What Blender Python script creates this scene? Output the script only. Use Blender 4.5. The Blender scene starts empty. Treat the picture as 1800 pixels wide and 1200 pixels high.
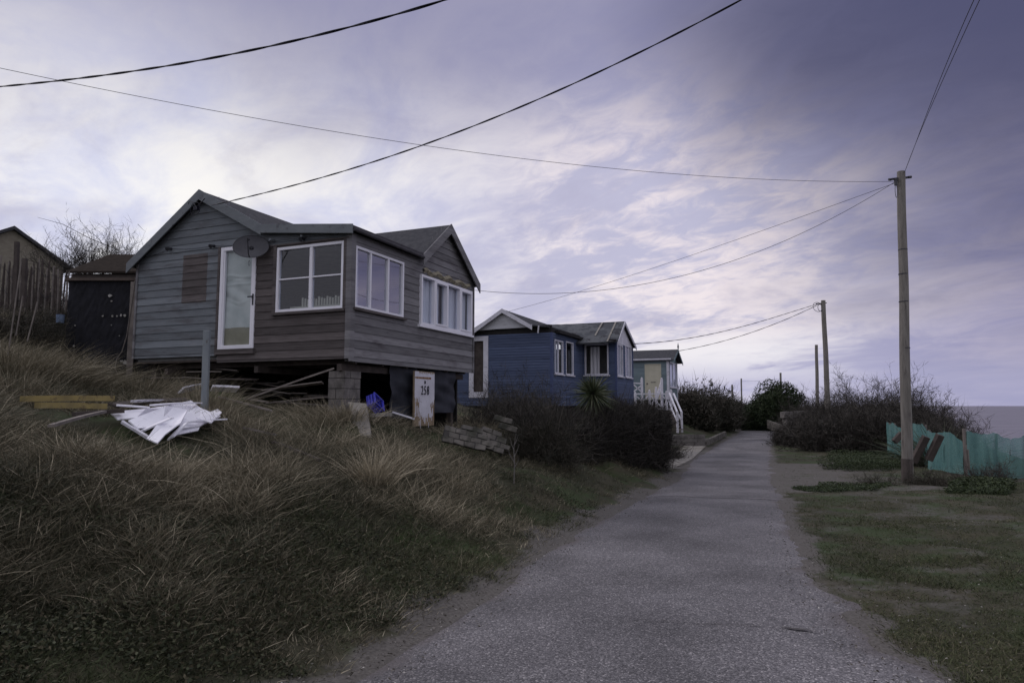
import bpy, math, random
import numpy as np
from mathutils import Vector

random.seed(7)
rng = np.random.default_rng(11)
C = bpy.context.scene.collection
scn = bpy.context.scene

# ------------------------------------------------------------------ camera
EYE = 1.7
F = 1200.0                       # focal length for an 1800 px wide frame (24 mm)
TH = math.atan(112 / 1200)
cd = bpy.data.cameras.new('camera')
cam = bpy.data.objects.new('camera', cd); C.objects.link(cam)
cd.lens = 24; cd.sensor_width = 36; cd.clip_start = 0.05; cd.clip_end = 20000
cam.location = (0, 0, EYE)
cam.rotation_euler = (math.pi / 2 + TH, 0, 0)
scn.camera = cam

# ------------------------------------------------------------------ world
SUN_EL = math.radians(9); SUN_AZ = math.radians(-62)      # azimuth from +Y, clockwise
w = bpy.data.worlds.new("World"); scn.world = w
w.use_nodes = True
nt = w.node_tree; N = nt.nodes; Lk = nt.links; N.clear()
def nd(t, **k):
    n = N.new(t)
    for a, b in k.items(): setattr(n, a, b)
    return n
def mth(op, a, b=None, c=None):
    n = nd('ShaderNodeMath', operation=op)
    for i, v in enumerate((a, b, c)):
        if v is None: continue
        if hasattr(v, 'links'): Lk.new(v, n.inputs[i])
        else: n.inputs[i].default_value = v
    return n.outputs[0]
def vdot(v, d):
    n = nd('ShaderNodeVectorMath', operation='DOT_PRODUCT')
    Lk.new(v, n.inputs[0]); n.inputs[1].default_value = Vector(d).normalized()
    return n.outputs['Value']
def sramp(x, a, b, smooth=True):
    n = nd('ShaderNodeMapRange'); n.interpolation_type = 'SMOOTHSTEP' if smooth else 'LINEAR'
    Lk.new(x, n.inputs['Value']); n.inputs['From Min'].default_value = a; n.inputs['From Max'].default_value = b
    return n.outputs['Result']
def mixc(f, a, b, mode='MIX'):
    n = nd('ShaderNodeMix', data_type='RGBA', blend_type=mode)
    if hasattr(f, 'links'): Lk.new(f, n.inputs['Factor'])
    else: n.inputs['Factor'].default_value = f
    for i, v in ((6, a), (7, b)):
        if hasattr(v, 'links'): Lk.new(v, n.inputs[i])
        else: n.inputs[i].default_value = (*v, 1)
    return n.outputs[2]
tc = nd('ShaderNodeTexCoord'); D = tc.outputs['Generated']
sep = nd('ShaderNodeSeparateXYZ'); Lk.new(D, sep.inputs[0])
sx, sy, sz = sep.outputs
zc = mth('ADD', mth('MAXIMUM', sz, 0.0), 0.24)
def plane_coords(ax, ay, rot):
    cx = mth('DIVIDE', sx, zc); cy = mth('DIVIDE', sy, zc)
    cb = nd('ShaderNodeCombineXYZ'); Lk.new(cx, cb.inputs[0]); Lk.new(cy, cb.inputs[1])
    mp = nd('ShaderNodeMapping', vector_type='TEXTURE'); Lk.new(cb.outputs[0], mp.inputs[0])
    mp.inputs['Rotation'].default_value = (0, 0, math.radians(rot)); mp.inputs['Scale'].default_value = (1/ax, 1/ay, 1)
    return mp.outputs[0]
def noise(vec, sc, det=8, rough=.55, dist=0.0):
    n = nd('ShaderNodeTexNoise'); Lk.new(vec, n.inputs['Vector'])
    n.inputs['Scale'].default_value = sc; n.inputs['Detail'].default_value = det
    n.inputs['Roughness'].default_value = rough; n.inputs['Distortion'].default_value = dist
    return n.outputs['Fac']
n_big = noise(plane_coords(1.2, .75, 20), 1.0, 6, .5, .4)
n_wisp = noise(plane_coords(1.35, .75, 38), 2.5, 10, .60, .6)
n_fine = noise(plane_coords(1.6, 1.0, 48), 8.5, 8, .62, .6)
def ray_dir(px, py):
    a = (px - 900) / F; b = (600 - py) / F
    return Vector((a, math.cos(TH) - b * math.sin(TH), math.sin(TH) + b * math.cos(TH)))
# clear air gradient between the clouds, lilac; Nishita underlies it
sky = nd('ShaderNodeTexSky', sky_type='NISHITA'); sky.sun_disc = False
sky.sun_elevation = SUN_EL; sky.sun_rotation = SUN_AZ
skys = nd('ShaderNodeVectorMath', operation='SCALE'); Lk.new(sky.outputs[0], skys.inputs[0]); skys.inputs['Scale'].default_value = 0.05
cen = sramp(vdot(D, ray_dir(760, 470)), .70, .955)                     # the lit part of the overcast
base = mixc(cen, (.31, .30, .49), (.52, .51, .67))
base = mixc(0.08, base, skys.outputs[0])
leftf = sramp(vdot(D, ray_dir(60, 380)), .80, 1.0)
base = mixc(mth('MULTIPLY', leftf, .75), base, (.67, .70, .87))
bright = mixc(cen, (.54, .49, .61), (.83, .79, .82))
bright = mixc(leftf, bright, (.90, .88, .86))
warm = sramp(vdot(D, ray_dir(1200, 370)), .955, 1.0)
bright = mixc(mth('MULTIPLY', warm, .5), bright, (.80, .68, .71))
cf = mth('MULTIPLY_ADD', n_wisp, .50, mth('MULTIPLY_ADD', n_big, .42, mth('MULTIPLY', n_fine, .10)))
fine_amt = mth('MULTIPLY', mth('SUBTRACT', n_fine, .5), mth('MULTIPLY_ADD', warm, .35, .04))
cf = mth('ADD', cf, fine_amt)
col = mixc(sramp(cf, .395, .615), base, bright)
dk = noise(plane_coords(1.1, .8, 60), 1.9, 9, .6, .5)
col = mixc(mth('MULTIPLY', sramp(dk, .48, .74), .55), col, (.36, .345, .48))
# pale break just above the horizon
hb = mth('MULTIPLY', sramp(sz, .02, .05), sramp(sz, .12, .07))
hb = mth('MULTIPLY', hb, sramp(vdot(D, ray_dir(1200, 645)), .96, .999))
hb = mth('MULTIPLY', hb, sramp(n_wisp, .36, .56))
col = mixc(mth('MULTIPLY', hb, .85), col, (.80, .78, .82))
lowb = mth('MULTIPLY', sramp(sz, .075, .03), .6)
col = mixc(lowb, col, (.42, .42, .60))
# higher, thicker cloud: dimmer and bluer upwards, slate to the upper right
up = mth('ADD', sz, mth('MULTIPLY', mth('SUBTRACT', n_big, .5), .22))
upc = mixc(sramp(sx, -.55, -.25), (.38, .37, .48), (.215, .215, .36))
col = mixc(mth('MULTIPLY', sramp(up, .26, .52), .85), col, upc)
dv = vdot(D, ray_dir(1950, -200))
dv = mth('ADD', dv, mth('MULTIPLY', mth('SUBTRACT', n_big, .5), .10))
dv = mth('ADD', dv, mth('MULTIPLY', mth('SUBTRACT', n_fine, .5), .03))
col = mixc(mth('MULTIPLY', sramp(dv, .84, 1.0), .92), col, (.062, .066, .135))
# even band over the sea
hz = mth('MULTIPLY', sramp(sz, .16, .0), sramp(sx, .3, .6))
col = mixc(mth('MULTIPLY', hz, .5), col, (.29, .29, .45))
# the unseen sky behind: plain grey overcast
col = mixc(sramp(sy, .25, -.25), col, (.60, .60, .68))
col = mixc(mth('MULTIPLY', sramp(sz, .60, .85), .9), col, (.76, .76, .84))
col = mixc(sramp(sz, -.0, -.2), col, (.05, .05, .06))
bg = nd('ShaderNodeBackground'); Lk.new(col, bg.inputs[0]); bg.inputs[1].default_value = 1.0
out = nd('ShaderNodeOutputWorld'); Lk.new(bg.outputs[0], out.inputs[0])

sd = bpy.data.lights.new('sun', 'SUN'); sun = bpy.data.objects.new('sun', sd); C.objects.link(sun)
sd.energy = 0.9; sd.angle = math.radians(25); sd.color = (1.0, .94, .92)
sdir = Vector((math.sin(SUN_AZ) * math.cos(SUN_EL + .5), math.cos(SUN_AZ) * math.cos(SUN_EL + .5), math.sin(SUN_EL + .5)))
sun.rotation_euler = sdir.to_track_quat('Z', 'Y').to_euler()

scn.view_settings.view_transform = 'Standard'; scn.view_settings.look = 'None'
scn.view_settings.exposure = 0.12; scn.view_settings.gamma = 1; scn.view_settings.use_curve_mapping = False

# ------------------------------------------------------------------ helpers
def W(px, py, Y):
    d = ray_dir(px, py); return Vector((0, 0, EYE)) + d * (Y / d.y)
def isect(px, py, A, d):
    """pixel ray against the vertical plane through A (x,y) along d: (distance along d, z)"""
    r = ray_dir(px, py)
    det = r.x * (-d[1]) + r.y * d[0]
    t = (A[0] * (-d[1]) + A[1] * d[0]) / det
    s = ((r.x * t - A[0]) * d[0] + (r.y * t - A[1]) * d[1])
    return s, EYE + r.z * t
def tag(o, label=None, cat=None, group=None, kind=None):
    if label: o['label'] = label
    if cat: o['category'] = cat
    if group: o['group'] = group
    if kind: o['kind'] = kind
    return o
def empty(name, loc, rz, label, cat, group=None):
    o = bpy.data.objects.new(name, None); C.objects.link(o); o.empty_display_size = .1
    o.location = loc; o.rotation_euler = (0, 0, rz)
    return tag(o, label, cat, group)
def unit(v):
    v = Vector(v); return v.normalized()
class MB:
    def __init__(s): s.v = []; s.f = []; s.m = []
    def add(s, vs, fs, mi=0):
        k = len(s.v); s.v += [tuple(v) for v in vs]
        for f in fs: s.f.append([i + k for i in f]); s.m.append(mi)
    def box(s, a, b, mi=0, j=0.0):
        x0, y0, z0 = [min(p, q) for p, q in zip(a, b)]; x1, y1, z1 = [max(p, q) for p, q in zip(a, b)]
        vs = [(x0,y0,z0),(x1,y0,z0),(x1,y1,z0),(x0,y1,z0),(x0,y0,z1),(x1,y0,z1),(x1,y1,z1),(x0,y1,z1)]
        if j: vs = [tuple(c + random.uniform(-j, j) for c in v) for v in vs]
        s.add(vs, [(0,3,2,1),(4,5,6,7),(0,1,5,4),(1,2,6,5),(2,3,7,6),(3,0,4,7)], mi)
    def obox(s, c, ax, ay, az, mi=0, j=0.0):
        """oriented box: centre and three half-axes"""
        c, ax, ay, az = map(Vector, (c, ax, ay, az)); vs = []
        for k in (-1, 1):
            for (i, l) in ((-1,-1),(1,-1),(1,1),(-1,1)):
                p = c + ax * i + ay * l + az * k
                if j: p += Vector([random.uniform(-j, j) for _ in range(3)])
                vs.append(p)
        s.add(vs, [(0,3,2,1),(4,5,6,7),(0,1,5,4),(1,2,6,5),(2,3,7,6),(3,0,4,7)], mi)
    def beam(s, p, q, w, h, up=(0,0,1), mi=0, j=0.0):
        p, q = Vector(p), Vector(q); d = (q - p)
        side = d.cross(Vector(up)).normalized(); u = side.cross(d).normalized()
        s.obox((p + q) / 2, d / 2, side * w / 2, u * h / 2, mi, j)
    def prism(s, poly, off, mi=0):
        """poly: list of 3D points; extruded by vector off"""
        n = len(poly); off = Vector(off)
        s.add([Vector(p) for p in poly] + [Vector(p) + off for p in poly],
              [tuple(range(n))[::-1], tuple(range(n, 2 * n))] + [(i, (i+1) % n, n + (i+1) % n, n + i) for i in range(n)], mi)
    def tube(s, pts, r, n=6, mi=0, cap=True):
        pts = [Vector(p) for p in pts]; rs = r if isinstance(r, (list, tuple)) else [r] * len(pts)
        ref = Vector((0, 0, 1)); vs = []
        for i, p in enumerate(pts):
            d = (pts[min(i+1, len(pts)-1)] - pts[max(i-1, 0)]).normalized()
            if abs(d.dot(ref)) > .95: ref = Vector((1, 0, 0)) if abs(d.x) < .8 else Vector((0, 1, 0))
            a = d.cross(ref).normalized(); b = d.cross(a)
            for k in range(n):
                t = 2 * math.pi * k / n; vs.append(p + (a * math.cos(t) + b * math.sin(t)) * rs[i])
        fs = [(i*n+k, i*n+(k+1) % n, (i+1)*n+(k+1) % n, (i+1)*n+k) for i in range(len(pts)-1) for k in range(n)]
        if cap: fs += [tuple(range(n))[::-1], tuple(range((len(pts)-1)*n, len(pts)*n))]
        s.add(vs, fs, mi)
    def lathe(s, prof, c=(0,0,0), n=20, mi=0):
        vs = []
        for r, z in prof:
            for k in range(n):
                t = 2*math.pi*k/n; vs.append((c[0]+r*math.cos(t), c[1]+r*math.sin(t), c[2]+z))
        s.add(vs, [(i*n+k, i*n+(k+1)%n, (i+1)*n+(k+1)%n, (i+1)*n+k) for i in range(len(prof)-1) for k in range(n)], mi)
    def build(s, name, mats, parent=None, smooth=False, bevel=0):
        me = bpy.data.meshes.new(name); me.from_pydata(s.v, [], s.f)
        if not isinstance(mats, (list, tuple)): mats = [mats]
        for m in mats: me.materials.append(m)
        if len(mats) > 1: me.polygons.foreach_set('material_index', s.m)
        if smooth: me.polygons.foreach_set('use_smooth', [True] * len(me.polygons))
        me.update()
        o = bpy.data.objects.new(name, me); C.objects.link(o)
        if parent: o.parent = parent
        if bevel:
            b = o.modifiers.new('bevel', 'BEVEL'); b.width = bevel; b.segments = 1; b.limit_method = 'ANGLE'
        return o
def np_mesh(name, verts, quads, tris, mat, attr=None, parent=None, smooth=False):
    me = bpy.data.meshes.new(name)
    me.vertices.add(len(verts)); me.vertices.foreach_set('co', verts.astype(np.float32).ravel())
    nq, ntr = len(quads), len(tris)
    idx = np.concatenate([quads.ravel(), tris.ravel()]).astype(np.int32)
    me.loops.add(len(idx)); me.loops.foreach_set('vertex_index', idx)
    st = np.concatenate([np.arange(nq) * 4, nq * 4 + np.arange(ntr) * 3]).astype(np.int32)
    me.polygons.add(nq + ntr); me.polygons.foreach_set('loop_start', st)
    if smooth: me.polygons.foreach_set('use_smooth', np.ones(nq + ntr, dtype=bool))
    if attr:
        for k, a in attr.items():
            at = me.attributes.new(k, 'FLOAT', 'POINT'); at.data.foreach_set('value', a.astype(np.float32))
    me.materials.append(mat); me.update(calc_edges=True)
    o = bpy.data.objects.new(name, me); C.objects.link(o)
    if parent: o.parent = parent
    return o
def ribbon_arrays(base, d, L, wd, bend, segs=3, r=None):
    n = len(base); r = r or rng
    t = np.linspace(0, 1, segs + 1)
    P = base[:, None, :] + d[:, None, :] * (L[:, None] * t)[:, :, None] + bend[:, None, :] * (L[:, None] * t**2)[:, :, None]
    side = np.cross(d, r.normal(size=(n, 3))); side /= np.linalg.norm(side, axis=1)[:, None] + 1e-9
    wt = (1 - t) ** .6
    A = P[:, :segs] + side[:, None, :] * (wd[:, None] * wt[:segs])[:, :, None] * .5
    B = P[:, :segs] - side[:, None, :] * (wd[:, None] * wt[:segs])[:, :, None] * .5
    V = np.concatenate([np.stack([A, B], 2).reshape(n, 2 * segs, 3), P[:, segs:]], 1)
    k = 2 * segs + 1; off = (np.arange(n) * k)[:, None, None]
    q = np.array([[2*i, 2*i+1, 2*i+3, 2*i+2] for i in range(segs - 1)]).reshape(1, -1, 4) + off
    tr = np.array([[2*segs-2, 2*segs-1, 2*segs]])[None] + off
    return V.reshape(-1, 3), q.reshape(-1, 4), tr.reshape(-1, 3), k
def merge(parts):
    Vs, Qs, Ts, Rs = [], [], [], []; o = 0
    for V, q, t, r in parts:
        Vs.append(V); Qs.append(q + o); Ts.append(t + o); Rs.append(r); o += len(V)
    return np.concatenate(Vs), np.concatenate(Qs), np.concatenate(Ts), np.concatenate(Rs)
def leaf_arrays(P, size, r=None, flat=0.0, elong=1.5):
    n = len(P); r = r or rng
    a = r.normal(size=(n, 3)); a[:, 2] *= (1 - flat); a /= np.linalg.norm(a, axis=1)[:, None]
    b = np.cross(a, r.normal(size=(n, 3))); b /= np.linalg.norm(b, axis=1)[:, None] + 1e-9
    s = size[:, None]
    V = np.stack([P - a*s*elong*.5, P + b*s*.3, P + a*s*elong*.5, P - b*s*.3], 1).reshape(-1, 3)
    return V, np.arange(n * 4).reshape(-1, 4), np.zeros((0, 3), int)

# ------------------------------------------------------------------ materials
def mat(name, c1, c2=None, rough=.8, scale=6, stretch=(1,1,1), bump=.0, bscale=None, spec=.3, det=6, ramp=(.35,.65), attr=None, extra=None, metal=0):
    m = bpy.data.materials.new(name); m.use_nodes = True
    T = m.node_tree; b = T.nodes['Principled BSDF']
    b.inputs['Roughness'].default_value = rough; b.inputs['Specular IOR Level'].default_value = spec
    b.inputs['Metallic'].default_value = metal
    c2 = c2 or (None if attr else tuple(x * .8 for x in c1))
    if attr:
        a = T.nodes.new('ShaderNodeAttribute'); a.attribute_name = attr; fac = a.outputs['Fac']
        cr = T.nodes.new('ShaderNodeValToRGB'); T.links.new(fac, cr.inputs[0])
        cols = c1; els = cr.color_ramp.elements
        while len(els) < len(cols): els.new(.5)
        for i, cc in enumerate(cols): els[i].position = i / (len(cols) - 1); els[i].color = (*cc, 1)
        T.links.new(cr.outputs[0], b.inputs['Base Color'])
        return m
    co = T.nodes.new('ShaderNodeTexCoord'); mp = T.nodes.new('ShaderNodeMapping'); T.links.new(co.outputs['Object'], mp.inputs[0])
    mp.inputs['Scale'].default_value = stretch
    n = T.nodes.new('ShaderNodeTexNoise'); T.links.new(mp.outputs[0], n.inputs['Vector'])
    n.inputs['Scale'].default_value = scale; n.inputs['Detail'].default_value = det; n.inputs['Roughness'].default_value = .6
    r = T.nodes.new('ShaderNodeValToRGB'); T.links.new(n.outputs['Fac'], r.inputs[0])
    r.color_ramp.elements[0].position = ramp[0]; r.color_ramp.elements[1].position = ramp[1]
    r.color_ramp.elements[0].color = (*c1, 1); r.color_ramp.elements[1].color = (*c2, 1)
    colr = r.outputs[0]
    if extra:
        for (c3, sc3, lo, hi, st3) in extra:
            mp2 = T.nodes.new('ShaderNodeMapping'); T.links.new(co.outputs['Object'], mp2.inputs[0]); mp2.inputs['Scale'].default_value = st3
            mp2.inputs['Location'].default_value = (3.3, 1.7, 5.1)
            n2 = T.nodes.new('ShaderNodeTexNoise'); T.links.new(mp2.outputs[0], n2.inputs['Vector']); n2.inputs['Scale'].default_value = sc3
            n2.inputs['Detail'].default_value = 8; n2.inputs['Roughness'].default_value = .65
            mr = T.nodes.new('ShaderNodeMapRange'); T.links.new(n2.outputs['Fac'], mr.inputs[0]); mr.inputs[1].default_value = lo; mr.inputs[2].default_value = hi
            mx = T.nodes.new('ShaderNodeMix'); mx.data_type = 'RGBA'; T.links.new(mr.outputs[0], mx.inputs['Factor']); T.links.new(colr, mx.inputs[6]); mx.inputs[7].default_value = (*c3, 1)
            colr = mx.outputs[2]
    T.links.new(colr, b.inputs['Base Color'])
    if bump:
        bp = T.nodes.new('ShaderNodeBump'); bp.inputs['Strength'].default_value = bump; bp.inputs['Distance'].default_value = .01
        if bscale:
            nb = T.nodes.new('ShaderNodeTexNoise'); T.links.new(mp.outputs[0], nb.inputs['Vector']); nb.inputs['Scale'].default_value = bscale; nb.inputs['Detail'].default_value = 5
            T.links.new(nb.outputs['Fac'], bp.inputs['Height'])
        else: T.links.new(n.outputs['Fac'], bp.inputs['Height'])
        T.links.new(bp.outputs[0], b.inputs['Normal'])
    return m
def siding(name, c1, c2, worn, h, z0, wornlo=.55, wornhi=.75, tone=.35):
    """lapped boards: grain along the board, a tone of its own for each board, worn patches"""
    m = mat(name, c1, c2, rough=.85, scale=2.2, stretch=(1, 1, 16), bump=.35, extra=[(worn, 1.3, wornlo, wornhi, (1, 1, 5)), (tuple(x*.55 for x in c1), 7, .6, .8, (.5, .5, 7))])
    T = m.node_tree; b = T.nodes['Principled BSDF']
    co = T.nodes.new('ShaderNodeTexCoord'); sp = T.nodes.new('ShaderNodeSeparateXYZ'); T.links.new(co.outputs['Object'], sp.inputs[0])
    a = T.nodes.new('ShaderNodeMath'); a.operation = 'SUBTRACT'; T.links.new(sp.outputs[2], a.inputs[0]); a.inputs[1].default_value = z0
    d = T.nodes.new('ShaderNodeMath'); d.operation = 'DIVIDE'; T.links.new(a.outputs[0], d.inputs[0]); d.inputs[1].default_value = h
    fl = T.nodes.new('ShaderNodeMath'); fl.operation = 'FLOOR'; T.links.new(d.outputs[0], fl.inputs[0])
    wn = T.nodes.new('ShaderNodeTexWhiteNoise'); wn.noise_dimensions = '1D'; T.links.new(fl.outputs[0], wn.inputs['W'])
    mr = T.nodes.new('ShaderNodeMapRange'); T.links.new(wn.outputs['Value'], mr.inputs[0]); mr.inputs[3].default_value = 1 - tone; mr.inputs[4].default_value = 1 + tone * .4
    src = b.inputs['Base Color'].links[0].from_socket
    vm = T.nodes.new('ShaderNodeVectorMath'); vm.operation = 'SCALE'; T.links.new(src, vm.inputs[0]); T.links.new(mr.outputs[0], vm.inputs['Scale'])
    T.links.new(vm.outputs[0], b.inputs['Base Color'])
    return m
def glass_mat(name, refl=.12, tint=(.8,.85,.9)):
    m = bpy.data.materials.new(name); m.use_nodes = True; T = m.node_tree; T.nodes.clear()
    o = T.nodes.new('ShaderNodeOutputMaterial'); mx = T.nodes.new('ShaderNodeMixShader')
    tr = T.nodes.new('ShaderNodeBsdfTransparent'); tr.inputs[0].default_value = (*tint, 1)
    gl = T.nodes.new('ShaderNodeBsdfGlossy'); gl.inputs['Roughness'].default_value = .02; gl.inputs[0].default_value = (.95,.95,1,1)
    fw_ = T.nodes.new('ShaderNodeLayerWeight'); fw_.inputs['Blend'].default_value = .5
    fr = T.nodes.new('ShaderNodeMath'); fr.operation = 'POWER'; T.links.new(fw_.outputs['Facing'], fr.inputs[0]); fr.inputs[1].default_value = 4.5
    mr = T.nodes.new('ShaderNodeMapRange'); T.links.new(fr.outputs[0], mr.inputs[0]); mr.inputs[3].default_value = refl; mr.inputs[4].default_value = 1
    T.links.new(mr.outputs[0], mx.inputs[0]); T.links.new(tr.outputs[0], mx.inputs[1]); T.links.new(gl.outputs[0], mx.inputs[2]); T.links.new(mx.outputs[0], o.inputs[0])
    return m
BH = .152
M = {}
M['paint'] = siding('blue_grey_paint', (.155,.174,.198), (.20,.216,.238), (.115,.118,.13), BH, 0, .48, .66, .3)
M['bare'] = siding('bare_brown_board', (.085,.072,.072), (.135,.118,.118), (.05,.040,.040), BH, 0)
M['grey'] = siding('weathered_grey_board', (.175,.17,.185), (.235,.228,.24), (.11,.10,.11), BH, 0, .5, .7)
M['trim'] = mat('grey_paint_trim', (.135,.148,.165), (.175,.19,.205), scale=3, stretch=(1,1,3), extra=[((.08,.08,.09), 5, .58, .7, (1,1,1))])
M['felt'] = mat('roofing_felt', (.045,.046,.054), (.072,.072,.08), rough=1, spec=.1, scale=8, bump=.3, bscale=60)
M['upvc'] = mat('white_frame', (.72,.71,.78), (.78,.77,.84), rough=.35, scale=2, spec=.5)
M['whitep'] = mat('white_paint', (.62,.61,.68), (.50,.49,.55), rough=.6, scale=3, extra=[((.20,.17,.15), 9, .62, .68, (1,1,1))])
M['peel'] = mat('peeling_white_paint', (.66,.65,.74), (.72,.71,.78), rough=.6, scale=3, extra=[((.22,.15,.10), 5, .56, .60, (3,3,.8)), ((.12,.07,.04), 14, .68, .72, (2,2,1))])
M['boardpeel'] = mat('flaking_board_paint', (.64,.63,.70), (.70,.69,.75), rough=.6, scale=3, extra=[((.27,.19,.11), 2.4, .535, .555, (2.2,1,.5)), ((.25,.18,.11), 7, .60, .63, (2.5,1,.35))])
M['sheetp'] = mat('crazed_white_sheet', (.80,.79,.86), (.72,.71,.79), rough=.55, scale=2.2, bump=.3, extra=[((.30,.29,.33), 9, .60, .70, (1,3,1))])
M['rubble'] = mat('rubble_block', (.095,.088,.082), (.17,.155,.14), rough=.95, scale=4, bump=.7, extra=[((.05,.05,.04), 3, .48, .62, (1,1,1))])
M['glass'] = glass_mat('window_glass', .06)
M['glass2'] = glass_mat('sky_reflecting_glass', .36, (.6,.65,.72))
M['inside'] = mat('interior_wall', (.20,.20,.21), (.27,.27,.26))
M['curtain'] = mat('net_curtain', (.62,.61,.66), (.75,.74,.78), scale=3, stretch=(9,9,.5), bump=.3)
M['cloth'] = mat('pale_green_cloth', (.42,.46,.47), (.52,.55,.56), scale=3, rough=.9)
M['ochre'] = mat('ochre_panel', (.22,.21,.165), (.26,.25,.20))
M['black'] = mat('black_felt', (.008,.008,.011), (.016,.016,.022), rough=.9, scale=5, bump=.4)
M['tarp'] = mat('dark_tarpaulin', (.018,.02,.028), (.03,.032,.042), rough=.6, scale=4, bump=.5)
M['metal'] = mat('dark_metal', (.04,.04,.05), (.06,.06,.07), rough=.5, metal=.4)
M['dish'] = mat('dish_grey', (.04,.04,.05), (.06,.06,.07), rough=.5, scale=4)
M['cable'] = mat('cable_black', (.006,.006,.018), (.01,.01,.02), rough=.6)
M['pole'] = mat('pole_wood', (.13,.12,.11), (.21,.195,.18), rough=.9, scale=5, stretch=(3,3,.35), bump=.4, extra=[((.06,.05,.05), 4, .58, .72, (3,3,.5))])
M['polelow'] = mat('pole_dark_foot', (.05,.042,.04), (.09,.075,.07), rough=.9, scale=6, stretch=(3,3,.6))
M['block'] = mat('mortared_block', (.12,.11,.11), (.19,.175,.165), rough=.95, scale=7, bump=.6, extra=[((.07,.065,.06), 3, .5, .7, (1,1,1))])
M['mortar'] = mat('mortar', (.045,.042,.042), (.07,.065,.06))
M['conc'] = mat('concrete', (.20,.185,.17), (.27,.25,.23), rough=.9, scale=5, bump=.3, extra=[((.10,.10,.085), 4, .5, .7, (1,1,1))])
M['plank'] = mat('old_plank', (.12,.105,.10), (.21,.185,.17), rough=.9, scale=5, stretch=(1,1,1), bump=.4)
M['plankd'] = mat('dark_plank', (.045,.036,.034), (.08,.066,.06), rough=.9, scale=5, bump=.4)
M['yellow'] = mat('yellow_paint', (.28,.22,.085), (.19,.15,.07), rough=.7, scale=5, extra=[((.12,.09,.05), 6, .55, .62, (1,1,1))])
M['bluepl'] = mat('blue_plastic', (.04,.045,.42), (.05,.05,.5), rough=.4, spec=.5)
M['navy'] = siding('blue_board', (.070,.092,.165), (.090,.114,.195), (.05,.064,.115), .105, 0, .55, .75, .25)
M['navyt'] = mat('blue_trim', (.07,.092,.185), (.055,.07,.15))
M['patchfelt'] = mat('patched_felt', (.05,.055,.065), (.085,.09,.10), rough=.85, scale=1.3, ramp=(.47,.53), bump=.3, bscale=25, extra=[((.035,.035,.042), 1.7, .56, .58, (1,1,1))])
M['darkvoid'] = mat('void_shade_black', (.012,.011,.012), (.02,.018,.018))  # near-black: painted shade for voids, gaps and undersides; also the shed body
M['teal'] = siding('pale_teal_board', (.14,.19,.215), (.18,.225,.25), (.11,.14,.155), .12, 0, .55, .75, .2)
M['cream'] = mat('cream_paint', (.42,.40,.32), (.50,.47,.38), rough=.6, scale=2)
M['beige'] = mat('beige_render', (.17,.15,.12), (.22,.20,.16))
M['netm'] = None
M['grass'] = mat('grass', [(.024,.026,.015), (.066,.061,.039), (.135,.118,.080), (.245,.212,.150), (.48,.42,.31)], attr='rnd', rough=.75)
M['turf'] = mat('turf', [(.024,.034,.015), (.045,.056,.024), (.082,.085,.042), (.15,.135,.09)], attr='rnd', rough=.8)
M['weed'] = mat('weed', [(.018,.028,.011), (.032,.048,.017), (.052,.07,.026)], attr='rnd', rough=.6)
M['twig'] = mat('bare_twig', [(.014,.0125,.011), (.031,.027,.024), (.055,.048,.042), (.095,.085,.074)], attr='rnd', rough=.8)
M['scrub'] = mat('scrub', [(.014,.015,.010), (.030,.028,.020), (.052,.045,.036), (.075,.064,.052)], attr='rnd', rough=.8)
M['conifer'] = mat('evergreen', [(.010,.016,.008), (.022,.034,.013), (.04,.055,.02)], attr='rnd', rough=.7)
M['sword'] = mat('sword_leaf', [(.03,.045,.02), (.07,.085,.045), (.14,.14,.09)], attr='rnd', rough=.5)
M['bark'] = mat('bark', (.05,.04,.035), (.09,.075,.065), scale=8, bump=.5)

# ------------------------------------------------------------------ road line and terrain
def sm(a, b, x):
    t = np.clip((x - a) / (b - a), 0, 1); return t * t * (3 - 2 * t)
def zroad(Y): return -0.38 * sm(5, 26, np.asarray(Y, float))
def on_road(px, py):
    z = 0.0
    for _ in range(12):
        d = ray_dir(px, py); t = (z - EYE) / d.z; z = float(zroad(d.y * t))
    return (d.x * t, d.y * t)
Lpx = [(565,1200),(720,1133),(838,1058),(985,958),(1082,900),(1190,843),(1217,808),(1262,782),(1292,765),(1307,753),(1308,746)]
Rpx = [(1610,1195),(1532,1133),(1466,1070),(1420,1015),(1401,965),(1369,883),(1352,828),(1353,790),(1361,768),(1366,760),(1347,751),(1324,745)]
LE = [on_road(*p) for p in Lpx]; RE = [on_road(*p) for p in Rpx]
LE = [(-3.6, -8), (-2.1, -1)] + LE + [(LE[-1][0] - 12, LE[-1][1] + 6), (LE[-1][0] - 60, LE[-1][1] + 20)]
RE = [(1.9, -8), (2.25, -1), (2.4, 2.5)] + RE + [(RE[-1][0] - 8, RE[-1][1] + 16), (RE[-1][0] - 60, RE[-1][1] + 34)]
def resample(P, step=.5):
    P = np.array(P, float); seg = np.linalg.norm(np.diff(P, axis=0), axis=1); s = np.concatenate([[0], np.cumsum(seg)])
    n = int(s[-1] / step); t = np.linspace(0, s[-1], n)
    Q = np.stack([np.interp(t, s, P[:, 0]), np.interp(t, s, P[:, 1])], 1)
    for _ in range(3): Q[1:-1] = (Q[:-2] + Q[1:-1] * 2 + Q[2:]) / 4
    return Q
LEs, REs = resample(LE), resample(RE)
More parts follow.
